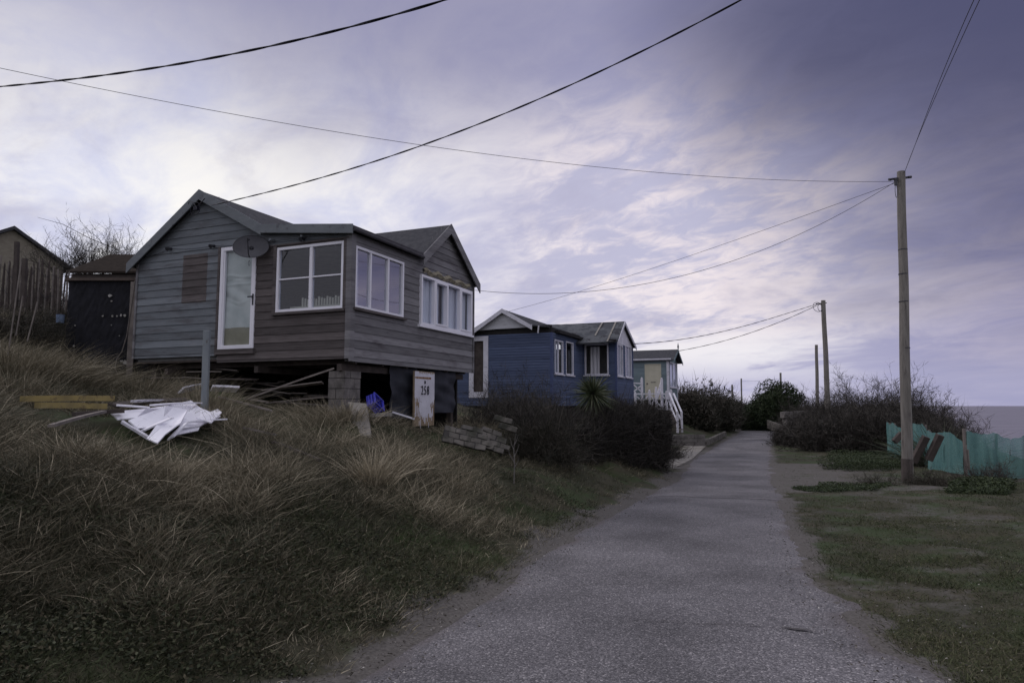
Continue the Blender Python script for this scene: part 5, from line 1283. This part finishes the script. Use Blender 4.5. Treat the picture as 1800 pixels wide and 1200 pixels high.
mb = MB(); p = W(1698, 832, 18.0); q = W(1694, 753, 18.0); mb.beam(p-p, q-p, .06, .05, up=(0,1,0)); mb.beam(Vector((.09,0,.1)), Vector((.08,0,.62)), .04, .04, up=(0,1,0)); o = mb.build('stake', M['plank'], bevel=.004); o.location = p; tag(o, 'thin weathered stake between the two green nets', 'stake')

# ------------------------------------------------------------------ vegetation
def nz_(v): return v / (np.linalg.norm(v, axis=1)[:, None] + 1e-9)
def put(o, c):
    """move the mesh origin to c (world)"""
    me = o.data; n = len(me.vertices); a = np.empty(n*3, np.float32); me.vertices.foreach_get('co', a); a = a.reshape(-1, 3) - np.array(c, np.float32); me.vertices.foreach_set('co', a.ravel()); me.update(); o.location = c
def twiggy(c, R, n0, n1, n2, seed, w0=.02, w1=.008, w2=.005, up=.6, spread=1.0, leaf=0, leafs=.03, ground_clip=True, l1=.45, l2=.22):
    """bare bush: stems from the ground to the rim of its volume, twigs off the stems, finer twigs off those"""
    r = np.random.default_rng(seed); c = np.array(c); R = np.array(R); parts = []
    th = r.uniform(0, 2*np.pi, n0); el = np.arcsin(r.uniform(.0, 1, n0)); rad = r.uniform(.55, 1.08, n0) * (1 + .18*np.sin(th*3+seed) + .12*np.sin(th*7+el*4))
    tgt = c + np.stack([np.cos(th)*np.cos(el)*R[0]*spread, np.sin(th)*np.cos(el)*R[1]*spread, np.sin(el)*R[2]], 1) * rad[:, None]
    b0 = np.stack([c[0] + (tgt[:,0]-c[0])*r.uniform(.1,.75,n0), c[1] + (tgt[:,1]-c[1])*r.uniform(.1,.75,n0), np.full(n0, c[2])], 1)
    d = tgt - b0; L = np.linalg.norm(d, axis=1); d = nz_(d); bend = r.normal(size=(n0,3))*.16
    d0 = nz_(d - bend)
    V, q, t, k = ribbon_arrays(b0, d0, L, np.full(n0, w0)*r.uniform(.6,1.2,n0), bend, 4, r); parts.append((V, q, t, np.repeat(r.uniform(.2,.9,n0), k)))
    def off(pb, pd, pL, pbend, n, lf, wd, seg):
        i = r.integers(0, len(pb), n); f = r.uniform(.3, 1, n)
        P = pb[i] + pd[i]*(pL[i]*f)[:,None] + pbend[i]*(pL[i]*f*f)[:,None]
        D_ = nz_(pd[i]*.7 + r.normal(size=(n,3))*.75 + np.array([0,0,up*.5])); L_ = lf*R.mean()*r.uniform(.3, 1.1, n); B_ = r.normal(size=(n,3))*.2 - np.array([0,0,.05])
        V, q, t, k = ribbon_arrays(P, D_, L_, wd*r.uniform(.6,1.3,n), B_, seg, r); parts.append((V, q, t, np.repeat(r.uniform(0,1,n)**1.2, k))); return P, D_, L_, B_
    a = off(b0, d0, L, bend, n1, l1, w1, 3); b = off(*a, n2, l2, w2, 2)
    if leaf:
        i = r.integers(0, n2, leaf); f = r.uniform(.2, 1, leaf); P = b[0][i] + b[1][i]*(b[2][i]*f)[:,None]
        V, q, t = leaf_arrays(P, leafs*r.uniform(.6,1.4,leaf), r); parts.append((V, q, t, np.repeat(r.uniform(0,1,leaf), 4)))
    return merge(parts)
def bush(name, label, cat, px, py, Y, R, n0, n1, n2, seed, m='twig', group=None, zc=None, x=None, **k):
    p = W(px, py, Y); z = gz(p.x, p.y) if zc is None else zc; c = (p.x, p.y, z - .05)
    V, q, t, a = twiggy(c, R, n0, n1, n2, seed, **k); o = np_mesh(name, V, q, t, M[m], {'rnd': a}); put(o, c); return tag(o, label, cat, group)
def leafy(c, R, n, seed, size, m, name, label, cat, group=None, ntwig=1500, lumps=14, trunk=False, tw=.02, core=True, outw=.35):
    """dense leafy shrub: leaf faces in lumpy clumps, with twigs poking from the rim"""
    r = np.random.default_rng(seed); c = np.array(c, float); R = np.array(R, float)
    lc = nz_(r.normal(size=(lumps,3))); lc[:,2] = np.abs(lc[:,2])*.9; lc = lc*r.uniform(.35,.75,(lumps,1)); lr = r.uniform(.28,.5,lumps)
    i = r.integers(0, lumps, n); dirs = nz_(r.normal(size=(n,3))); rad = lr[i]*r.uniform(.45,1.05,n)**.5
    P = lc[i] + dirs*rad[:,None]; P[:,2] = np.maximum(P[:,2], -.05+r.uniform(0,.1,n)); P = c + P*R
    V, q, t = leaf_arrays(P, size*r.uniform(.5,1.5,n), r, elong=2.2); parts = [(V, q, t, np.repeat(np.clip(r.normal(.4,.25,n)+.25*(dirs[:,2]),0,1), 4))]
    i = r.integers(0, n, ntwig); D_ = nz_((P[i]-c)/R + np.array([0,0,.5]) + r.normal(size=(ntwig,3))*.35); L_ = outw*R.mean()*r.uniform(.2,.9,ntwig)
    V, q, t, k = ribbon_arrays(P[i], D_, L_, np.full(ntwig, tw), r.normal(size=(ntwig,3))*.15, 3, r); parts.append((V, q, t, np.repeat(r.uniform(0,.6,ntwig), k)))
    V, q, t, a = merge(parts)
    if not trunk:
        o = np_mesh(name, V, q, t, M[m], {'rnd': a}); put(o, tuple(c)); return tag(o, label, cat, group)
    e = empty(name, tuple(c), 0, label, cat, group); V = V - c; np_mesh('crown', V, q, t, M[m], {'rnd': a}, parent=e)
    mb = MB(); mb.tube([(0,0,-.3),(.05,0,R[2]*.3),(0,.05,R[2]*.7)], [.16,.12,.05], 8)
    for k in range(5):
        th_ = k*1.26; mb.tube([(0,0,R[2]*.15),(R[0]*.3*math.cos(th_),R[1]*.3*math.sin(th_),R[2]*.45),(R[0]*.6*math.cos(th_),R[1]*.6*math.sin(th_),R[2]*.7)], [.08,.05,.02], 6)
    mb.build('trunk', M['bark'], e); return e
# -- grass on the bank
def tuft_field(nt_, per, region, Lf, seed, wd, ymin, ymax, pxlo, pxhi, cs=.09, lean=.55, wind=(.10,-.05,0)):
    r = np.random.default_rng(seed)
    px = r.uniform(pxlo, pxhi, nt_); Y = np.exp(r.uniform(math.log(ymin), math.log(ymax), nt_)); x = (px-900)/1205*Y
    keep, scale, tone = region(x, Y, r); x, Y, scale, tone = x[keep], Y[keep], scale[keep], tone[keep]
    n = len(x); i = np.repeat(np.arange(n), per); N_ = len(i)
    o = r.normal(size=(N_,2))*cs*(.6+.6*scale[i])[:,None]; bx = x[i]+o[:,0]; by = Y[i]+o[:,1]
    bz = ground(bx, by) - .015
    tl = r.normal(size=(n,2))*.26
    D_ = np.stack([o[:,0]/cs*.30*lean/.55 + tl[i,0] + wind[0], o[:,1]/cs*.30*lean/.55 + tl[i,1] + wind[1], np.ones(N_)], 1) + r.normal(size=(N_,3))*np.array([.40,.40,.15]); D_ = nz_(D_)
    L = Lf*scale[i]*r.uniform(.45,1.25,N_)
    h = D_[:, :2]; B_ = np.concatenate([h*r.uniform(.0,.6,(N_,1)) + r.normal(size=(N_,2))*.2, -r.uniform(.0,.38,(N_,1))], 1)
    tn = np.clip(tone[i] + r.normal(size=N_)*.15 + (r.uniform(size=N_) < .13)*r.uniform(.25, .65, N_), 0, 1)
    V, q, t, k = ribbon_arrays(np.stack([bx,by,bz],1), D_, L, wd*r.uniform(.7,1.4,N_), B_, 3, r)
    return V, q, t, np.repeat(tn, k)
hole = [(gp(295,740,.1), .8), (gp(120,715,.1), .75), (gp(370,690,.1), .8), (gp(450,700,.1), .8), (gp(520,695,.1), .8), (W(745,745,13.9), .35), (W(630,745,11.7), .3)]
def reg_bank(x, Y, r):
    p = sdist(LEs, x, Y); v, u = to_house(x, Y)
    k = (p > .12) & ~((v > -.15) & (v < V+.3) & (u > -.2) & (u < U+.2))
    k &= ~((Y > 20.6) & (p < 2.4) & (Y < 37))
    nn = vnoise(x, Y, .55, 12); n2 = vnoise(x, Y, 1.5, 13)
    # tall tussocks up the bank, short turf at its foot
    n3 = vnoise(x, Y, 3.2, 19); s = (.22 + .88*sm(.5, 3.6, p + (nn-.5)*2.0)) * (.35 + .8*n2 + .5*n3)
    for c, rad in hole:
        dd_ = np.hypot(x-c.x, Y-c.y); s = np.where(dd_ < rad, s*.3, s); k &= ~((dd_ < rad*.8) & (r.uniform(size=len(x)) < .6))
        s = np.where((dd_ < 2.2) & (Y < c.y) & (np.abs(x - c.x*Y/c.y) < rad), s*.5, s)
    s *= .55 + .45*sm(3.5, 7.5, Y); s = np.where((np.abs(x/Y - (362-900)/1205) < .03) & (Y > 6) & (Y < 10.4), s*.6, s)
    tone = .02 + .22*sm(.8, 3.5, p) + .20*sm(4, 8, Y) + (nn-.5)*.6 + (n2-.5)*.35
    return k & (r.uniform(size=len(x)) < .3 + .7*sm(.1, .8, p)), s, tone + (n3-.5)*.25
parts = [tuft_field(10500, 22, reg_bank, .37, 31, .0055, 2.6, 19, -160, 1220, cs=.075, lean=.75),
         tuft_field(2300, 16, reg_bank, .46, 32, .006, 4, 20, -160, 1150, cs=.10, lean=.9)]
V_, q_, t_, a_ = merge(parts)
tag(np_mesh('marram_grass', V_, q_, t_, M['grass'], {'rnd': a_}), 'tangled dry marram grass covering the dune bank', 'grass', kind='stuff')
def reg_low(x, Y, r):
    p = sdist(LEs, x, Y); nn = vnoise(x, Y, .8, 14)
    return (p > .1) & (p < 5) & (r.uniform(size=len(x)) < sm(.1, .8, p + (nn-.5)*1.0)) & ~((Y > 21) & (p < 2.2) & (Y < 36)), .5+.8*nn, .12+.5*(nn-.2)*(1-sm(0,3,p)) + .1
V_, q_, t_, a_ = tuft_field(17000, 14, reg_low, .10, 33, .006, 2.2, 24, -150, 1250, cs=.05)
tag(np_mesh('undergrowth', V_, q_, t_, M['turf'], {'rnd': a_}), 'short dark green turf at the foot of the bank', 'grass', kind='stuff')
def reg_right(x, Y, r):
    p = -sdist(REs, x, Y)
    nv = VN(x, Y)
    sandy = np.maximum(1 - sm(.02, .3, p + (nv-.5)*.7), sm(.47, .66, nv)*.85)
    sandy = np.where((Y > 15) & (Y < 25), np.maximum(sandy, .9*(1 - sm(1.5, 5.0, p + (nv-.5)*6.5))), sandy)
    co = (x-16.5)*.93-(Y-17)*.37
    return (p > .05) & (co < 4) & (r.uniform(size=len(x)) > sandy), .5+.6*vnoise(x, Y, 1.9, 15), .25+.5*(vnoise(x, Y, .7, 16)-.3)
V_, q_, t_, a_ = tuft_field(36000, 11, reg_right, .075, 34, .0065, 2.4, 40, 1250, 2100, cs=.05, lean=1.0)
tag(np_mesh('verge_grass', V_, q_, t_, M['turf'], {'rnd': a_}), 'short worn grass in patches on the right verge', 'grass', kind='stuff')
# dry straw tussocks that stand out
def tussock(px, py, Yd, n, L, label, tone=.75, seed=1, m='grass', sp=.12, name='grass_tussock', wd=.007, lean=.5, wind=(0,0)):
    r = np.random.default_rng(seed); c = W(px, py, Yd); z = gz(c.x, c.y); c = np.array([c.x, c.y, z-.02])
    o = r.normal(size=(n,2))*sp; B0_ = np.stack([c[0]+o[:,0], c[1]+o[:,1], np.full(n, c[2])], 1)
    D_ = nz_(np.concatenate([o/sp*lean*.6 + np.array(wind) + r.normal(size=(n,2))*.15, np.ones((n,1))], 1)); Bn = np.concatenate([D_[:, :2]*.5, -r.uniform(.1,.6,(n,1))], 1)
    V, q, t, k = ribbon_arrays(B0_, D_, L*r.uniform(.4,1.15,n), np.full(n, wd), Bn, 4, r)
    ob = np_mesh(name, V, q, t, M[m], {'rnd': np.repeat(np.clip(r.normal(tone,.15,n),0,1), k)}); put(ob, tuple(c)); return tag(ob, label, 'grass')
tussock(75, 735, 9.0, 260, .42, 'grass tuft in front of the left end of the yellow beams', .55, 31, sp=.16)
tussock(165, 738, 9.0, 220, .38, 'grass tuft in front of the right end of the yellow beams', .5, 32, sp=.14)
tussock(20, 720, 9.6, 420, .55, 'grass tuft left of the yellow beams', .6, 33, sp=.2)
tussock(560, 735, 11.3, 380, .42, 'grass tuft left of the block pier foot', .6, 34, sp=.2)
tussock(655, 800, 8.8, 700, .62, 'pale straw tussock below the concrete slab', .85, 1)
tussock(700, 790, 9.6, 500, .55, 'straw tussock right of the palest one', .72, 2)
tussock(265, 690, 12.2, 900, .85, 'tall arching marram tussock before the blue grey boards', .62, 3, sp=.25, wind=(.3,0))
tussock(345, 705, 11.2, 500, .85, 'upright marram tussock behind the post', .62, 4, sp=.14)
tussock(385, 702, 11.2, 350, .75, 'thin marram tussock right of the post', .68, 14, sp=.12, wind=(.25,0))
tussock(40, 650, 11, 1400, .95, 'tall marram tussock at the left edge', .6, 5, sp=.35, wind=(.2,0))
tussock(120, 655, 11.5, 1200, .85, 'tall marram tussock before the black shed', .6, 6, sp=.32, wind=(.25,0))
tussock(610, 730, 11.6, 500, .55, 'straw tussock at the foot of the block pier', .7, 7, sp=.2)
# bramble mass in front of the blue chalet, hedge block by the lane
G1 = 'bare bramble bushes before the blue chalet'
specs = [(880,740,18.0,(1.2,1.1,1.35)),(930,745,17.5,(1.2,1.0,1.1)),(985,750,18.5,(1.3,1.1,1.0)),(900,700,24.0,(1.5,1.0,1.75)),(945,705,23.5,(1.2,1.0,1.6)),(1010,715,22.0,(1.3,1.1,1.0))]
labs = ['bare bramble against the right end of the weathered chalet','bare bramble before the left of the blue wall','low bare bramble in front of the blue chalet corner','tall dark bramble masking the blue boards','tall dark bramble beside the blue chalet corner','dark bramble left of the spiky palm']
for i, ((px, py, Yd, R), lb) in enumerate(zip(specs, labs)):
    bush('bramble_bush', lb, 'bush', px, py, Yd, R, 130, 1900 if i not in (3,4) else 1300, 5500 if i not in (3,4) else 3200, 50+i, group=G1, w0=.02, w1=.011, w2=.008, l1=.5, l2=.26)
bush('bramble_bush', 'low bare bramble right of the spiky palm', 'bush', 1085, 730, 22.5, (1.3,1.1,.95), 130, 2200, 6500, 60, group=G1, w0=.02, w1=.011, w2=.009)
bush('bramble_bush', 'dark bramble at the foot of the white deck', 'bush', 1140, 750, 27.0, (1.5,1.3,.75), 150, 2600, 8500, 61, group=G1, w0=.02, w1=.012, w2=.010)
def hedge(P, h, wd, n, seed, label, m='twig'):
    r = np.random.default_rng(seed); P = np.array(P, float); s = np.concatenate([[0], np.cumsum(np.linalg.norm(np.diff(P, axis=0), axis=1))]); parts = []
    for (nn, L0, w_, seg) in ((n//10, .8, .018, 4), (n, .33, .009, 3)):
        t = r.uniform(0, s[-1], nn); x = np.interp(t, s, P[:,0]) + r.uniform(-wd, wd, nn); y = np.interp(t, s, P[:,1]) + r.uniform(-wd, wd, nn)
        hh = np.interp(t, s, h) * (1 + .10*np.sin(t*5) + .06*np.sin(t*13)); z = ground(x, y) + (r.uniform(0, 1, nn)**.8)*(hh - L0*.35)
        D_ = nz_(np.stack([r.normal(size=nn)*.6, r.normal(size=nn)*.6, r.uniform(-.2, 1.3, nn)], 1))
        V, q, tt, k = ribbon_arrays(np.stack([x,y,z],1), D_, L0*r.uniform(.4,1.1,nn), w_*r.uniform(.6,1.3,nn), r.normal(size=(nn,3))*.2, seg, r); parts.append((V, q, tt, np.repeat(r.uniform(0,.8,nn)**1.5, k)))
    V, q, t, a = merge(parts); o = np_mesh('hedge', V, q, t, M[m], {'rnd': a}); c = (P[0][0], P[0][1], gz(*P[0])); put(o, c); return tag(o, label, 'hedge')
hp = [W(940,800,15.5), W(1030,800,17.2), W(1100,815,18.6), W(1157,830,20.0)]
hedge([(p.x,p.y) for p in hp], [.7,1.1,1.55,1.75], .40, 52000, 71, 'dense dark clipped hedge ending square beside the lane')
hp = [W(1157,830,19.9), W(1135,810,21.5), W(1090,800,24)]
hedge([(p.x,p.y) for p in hp], [1.7,1.6,1.5], .38, 30000, 72, 'dark hedge returning back from the lane towards the blue chalet')
bush('bramble_bush', 'straw coloured scrub above the bank before the dark hedge', 'bush', 950, 790, 14.3, (1.3,.9,1.0), 120, 2200, 6000, 62, m='scrub', group=G1, w1=.010, w2=.007)
# pale bare sapling
b = W(903, 800, 11.2); z = gz(b.x, b.y)
mb = MB(); mb.tube([(0,0,-.05),(.02,0,.35),(.0,.02,.65),(.05,0,.95)], [.016,.013,.01,.004], 6)
for (z0_, dx, dz) in ((.4,-.14,.3),(.5,.12,.25),(.62,-.08,.26),(.72,.1,.2),(.3,.12,.18)): mb.tube([(.01,0,z0_),(dx*.6,.03,z0_+dz*.45),(dx,.02,z0_+dz)], [.009,.006,.003], 5)
o = mb.build('sapling', mat('pale_bark', (.15,.14,.13), (.10,.09,.09), scale=12)); o.location = (b.x, b.y, z); o.scale = (.75,.75,.85); tag(o, 'pale bare sapling standing alone on the bank grass', 'sapling')
# spiky cabbage palm
pc = W(1043, 735, 17.6); hz_ = W(1043, 692, 17.6).z; pz = gz(pc.x, pc.y)
e = empty('cabbage_palm', (pc.x, pc.y, pz), 0, 'spiky green cabbage palm in front of the blue chalet', 'palm')
mb = MB(); mb.tube([(0,0,-.2),(0,0,hz_-pz)], [.09,.07], 10); mb.build('trunk', M['bark'], e)
r = np.random.default_rng(5); n = 420; D_ = nz_(r.normal(size=(n,3)) + np.array([0,0,.35])); B_ = np.stack([r.normal(size=n)*.05, r.normal(size=n)*.05, -r.uniform(.02,.3,n)], 1)
V, q, t, k = ribbon_arrays(np.tile([0,0,hz_-pz],(n,1)) + D_*.05, D_, r.uniform(.42,.68,n), np.full(n,.03), B_, 4, r); np_mesh('leaves', V, q, t, M['sword'], {'rnd': np.repeat(r.uniform(0,1,n), k)}, parent=e)
n = 60; D_ = nz_(np.stack([r.normal(size=n)*.35, r.normal(size=n)*.35, -np.ones(n)],1)); V, q, t, k = ribbon_arrays(np.tile([0,0,hz_-pz-.05],(n,1)), D_, r.uniform(.5,.9,n), np.full(n,.03), D_*0, 3, r); np_mesh('dead_leaves', V, q, t, M['sword'], {'rnd': np.repeat(r.uniform(.6,1,n), k)}, parent=e)
# left dune scrub beyond the teal chalet
G2 = 'scrub bushes on the left dune beyond the teal chalet'
sp2 = [(1215,745,46,(2.6,2.2,2.6),'dark scrub bush just right of the white handrails'),(1245,745,52,(3.2,2.4,2.3),'low scrub bush along the left kerb of the lane'),(1215,700,58,(4.5,3,2.6),'green-topped scrub on the skyline right of the teal chalet'),(1250,705,66,(5,3,2.4),'scrub on the falling skyline of the left dune'),(1280,750,62,(3.4,2.4,2.0),'dark scrub bush where the lane bends left'),(1285,712,84,(6,3,2.4),'far scrub low on the left skyline'),(1300,716,100,(7,4,2.6),'furthest left scrub before the evergreen'),(1203,700,50,(4.2,3,3.1),'high scrub close behind the teal chalet'),(1232,708,55,(4.2,3,2.7),'scrub midway down the left dune slope'),(1262,720,61,(4.2,3,2.4),'scrub low on the left dune slope'),(1297,728,74,(4,2,1.9),'scrub clump at the foot of the left dune slope')]
for i, (px, py, Yd, R, lb) in enumerate(sp2):
    c = W(px, py, Yd); z = gz(c.x, c.y); hgt = R[2]
    leafy((c.x, c.y, z-.2), R, 9000, 80+i, .11, 'scrub', 'scrub_bush', lb, 'bush', G2, ntwig=2200, tw=.025, outw=.4, lumps=22)
c = W(1288, 735, 88); tussock(1290, 742, 84, 900, 2.2, 'pale reed clump where the lane vanishes', .7, 9, sp=1.6, wd=.06, name='reed_clump')
# evergreen
c = W(1355, 744, 57); leafy((c.x, c.y, gz(c.x,c.y)-.1), (3.0,2.4,4.3), 40000, 91, .11, 'conifer', 'evergreen_tree', 'dense dark evergreen at the bend of the lane', 'tree', trunk=True, ntwig=1500, tw=.04, outw=.16, lumps=22)
c = W(1398, 744, 56); leafy((c.x, c.y, gz(c.x,c.y)-.1), (1.7,1.7,3.7), 10000, 92, .11, 'conifer', 'evergreen_tree', 'sparser evergreen right of the dense one', 'tree', trunk=True, ntwig=1500, tw=.03, outw=.35, lumps=10)
# right-hand thorn scrub
G3 = 'bare thorn bushes right of the lane'
sp3 = [(1425,757,49,(2.2,2,1.9)),(1445,755,47,(2.6,2.2,2.4)),(1475,765,42,(2.8,2.2,2.7)),(1508,775,37,(2.8,2.2,2.9)),(1545,775,36,(3,2.2,3.1)),(1580,775,33,(2.6,2.2,2.7)),(1610,780,31,(2.4,2,2.2)),(1638,785,28,(2.0,1.8,1.6)),(1445,780,35,(2.4,1.6,1.4)),(1405,778,36,(1.5,1.3,1.25)),(1500,785,31,(2.6,1.6,1.6)),(1530,785,30,(2.0,1.6,1.8))]
lb3 = ['far low thorn bush before the sparser evergreen','thorn bush left of the second pole','thorn bush behind the second pole','thorn bush right of the second pole','tallest thorn bush on the right skyline','thorn bush just left of the nearest pole','thorn bush behind the nearest pole','thorn bush sinking towards the sea, right of the nearest pole','dark low bush on the verge below the second pole','dark rounded bush where the verge meets the lane','low dense bush in front of the tall thorns','low dense bush beside the green netting end']
for i, ((px, py, Yd, R), lb) in enumerate(zip(sp3, lb3)):
    low = i >= 8
    bush('thorn_bush', lb, 'bush', px, py, Yd, R, 240, 5000, 24000, 120+i, group=G3, w0=.035, w1=.018, w2=.013 if not low else .016, l1=.34, l2=.20, up=.6)
# phormium-like clump by the net
bush('thorn_bush', 'bare bush with seed heads beyond the green netting', 'bush', 1672, 790, 22, (1.3,1.2,1.9), 90, 900, 2600, 150, group=G3, w0=.02, w1=.011, w2=.007)
tussock(1650, 775, 22.5, 700, 1.7, 'olive sword leaved clump behind the green netting', .45, 21, m='sword', sp=.35, name='sword_leaf_clump', wd=.035, lean=.9)
# skyline bushes over the shed
bush('bare_shrub', 'leafless shrub on the skyline above the black shed', 'bush', 172, 480, 21.5, (1.9,1.0,1.55), 150, 1500, 3600, 160, zc=W(170,470,21.5).z-.2, w0=.022, w1=.012, w2=.008, l1=.5, l2=.25, up=1.0)
bush('bare_shrub', 'dark twiggy shrub behind the paling fence', 'bush', 70, 520, 19, (2.0,1.0,1.1), 160, 2500, 7000, 161, w1=.012, w2=.009)
mb = MB(); mb.tube([W(210,440,21), W(160,420,21), W(110,394,21), W(66,382,21)], [.012,.01,.008,.004], 5); tag(mb.build('bramble_shoot', M['twig']), 'single long arching shoot over the skyline shrub', 'shoot')
# weeds on the right verge
def weed_patch(px0, px1, Y0, Y1, n, h, label, seed, tone=0, m='weed'):
    r = np.random.default_rng(seed); Y = r.uniform(Y0, Y1, n*4); x = (r.uniform(px0, px1, n*4)-900)/1205*Y
    Ym=(Y0+Y1)/2; pm=(px0+px1)/2; e_ = ((Y-Ym)/(Y1-Y0)*2)**2 + ((x/Y*1205+900-pm)/(px1-px0)*2)**2; k = vnoise(x, Y, .7, seed)*.5+vnoise(x, Y, 2.3, seed+3)*.5 > .22 + .5*e_; x, Y = x[k][:n], Y[k][:n]; hh = h*(.3+.9*vnoise(x, Y, 1.3, seed+1)); z = ground(x, Y) + r.uniform(0, 1, len(x))*hh
    V, q, t = leaf_arrays(np.stack([x,Y,z],1), .032*r.uniform(.5,1.5,len(x)), r, flat=.5)
    o = np_mesh('weeds', V, q, t, M[m], {'rnd': np.repeat(r.uniform(0,1,len(x)), 4)}); return tag(o, label, 'weeds', kind='stuff')
weed_patch(1430, 1600, 20, 27, 26000, .32, 'bright green weeds between the pole and the hedge', 41)
weed_patch(1640, 1790, 13.4, 16, 12000, .25, 'low green weeds below the netting', 42)
weed_patch(1380, 1560, 14.8, 17.0, 7000, .10, 'flat green weeds on the sandy verge', 43)
bush('dead_bracken', 'rusty dead bracken at the foot of the right netting', 'bush', 1735, 840, 16.2, (.75,.5,.62), 70, 900, 2600, 170, m='twig', w0=.012, w1=.008, w2=.006)
bush('dead_bracken', 'low brown dead stems right of the nearest pole', 'bush', 1640, 835, 16.6, (1.0,.6,.35), 70, 1000, 3000, 171, m='scrub', w0=.012, w1=.008, w2=.006)
bush('dead_bracken', 'low brown dead stems left of the nearest pole', 'bush', 1545, 838, 16.4, (.6,.4,.3), 40, 500, 1500, 172, m='scrub', w0=.01, w1=.007, w2=.005)

# ---- litter: pebbles, shell bits and dead stalks along both edges of the lane
r = np.random.default_rng(77); n = 60000; Y = np.exp(r.uniform(math.log(2.4), math.log(34), n)); x = (r.uniform(200, 2100, n)-900)/1205*Y
pl_ = sdist(LEs, x, Y); pr_ = -sdist(REs, x, Y); near = np.maximum(pl_, pr_)
k = (near > -.35) & (r.uniform(size=n) < np.where(pr_ > 0, .45, np.exp(-np.abs(near)*2.2))) & (pl_ < 1.6) & ((x-16.5)*.93-(Y-17)*.37 < 2)
x, Y = x[k], Y[k]; z = np.maximum(ground(x, Y), np.where(near[k] < 0, zroad(Y)+.012, -9)) + .006
V_, q_, t_ = leaf_arrays(np.stack([x, Y, z], 1), .012*r.uniform(.4, 1.7, len(x)), r, flat=.75)
tag(np_mesh('litter', V_, q_, t_, mat('litter_bits', [(.04,.034,.028), (.09,.08,.07), (.16,.145,.13), (.42,.40,.38)], attr='rnd'), {'rnd': np.repeat(r.uniform(0,1,len(x))**2.2, 4)}), 'pebbles and dead bits scattered along the lane edges', 'litter', kind='stuff')

# ---- low broad leaved weeds among the foot of the bank grass
r = np.random.default_rng(88); n = 150000; Y = np.exp(r.uniform(math.log(2.6), math.log(12), n)); x = (r.uniform(-150, 1150, n)-900)/1205*Y
p_ = sdist(LEs, x, Y); mk = vnoise(x, Y, 1.0, 44)*.6 + vnoise(x, Y, 3.3, 45)*.4; k = (p_ > .2) & (p_ < 4.2) & (mk > .50 - .10*(Y < 5))
x, Y, mk = x[k], Y[k], mk[k]; z = ground(x, Y) + r.uniform(0, 1, len(x))**1.3*(.04+.22*np.clip(mk-.45, 0, 1))
V_, q_, t_ = leaf_arrays(np.stack([x, Y, z], 1), .022*r.uniform(.5, 1.6, len(x)), r, flat=.35, elong=1.3)
tag(np_mesh('weeds', V_, q_, t_, mat('bank_weeds', [(.016,.02,.010), (.030,.036,.017), (.052,.056,.028), (.085,.07,.045)], attr='rnd'), {'rnd': np.repeat(r.uniform(0,1,len(x)), 4)}), 'dark small leaved weeds low in the bank grass', 'weeds', kind='stuff')
bush('scrub_bush', 'dark tangled scrub below the paling fence', 'bush', 85, 560, 16.0, (1.4,.8,.7), 90, 1800, 5500, 180, m='scrub', w0=.014, w1=.009, w2=.007)
bush('scrub_bush', 'dark tangled scrub at the left edge under the canes', 'bush', 15, 585, 14.5, (1.3,.8,.75), 90, 1800, 5500, 181, m='scrub', w0=.014, w1=.009, w2=.007)
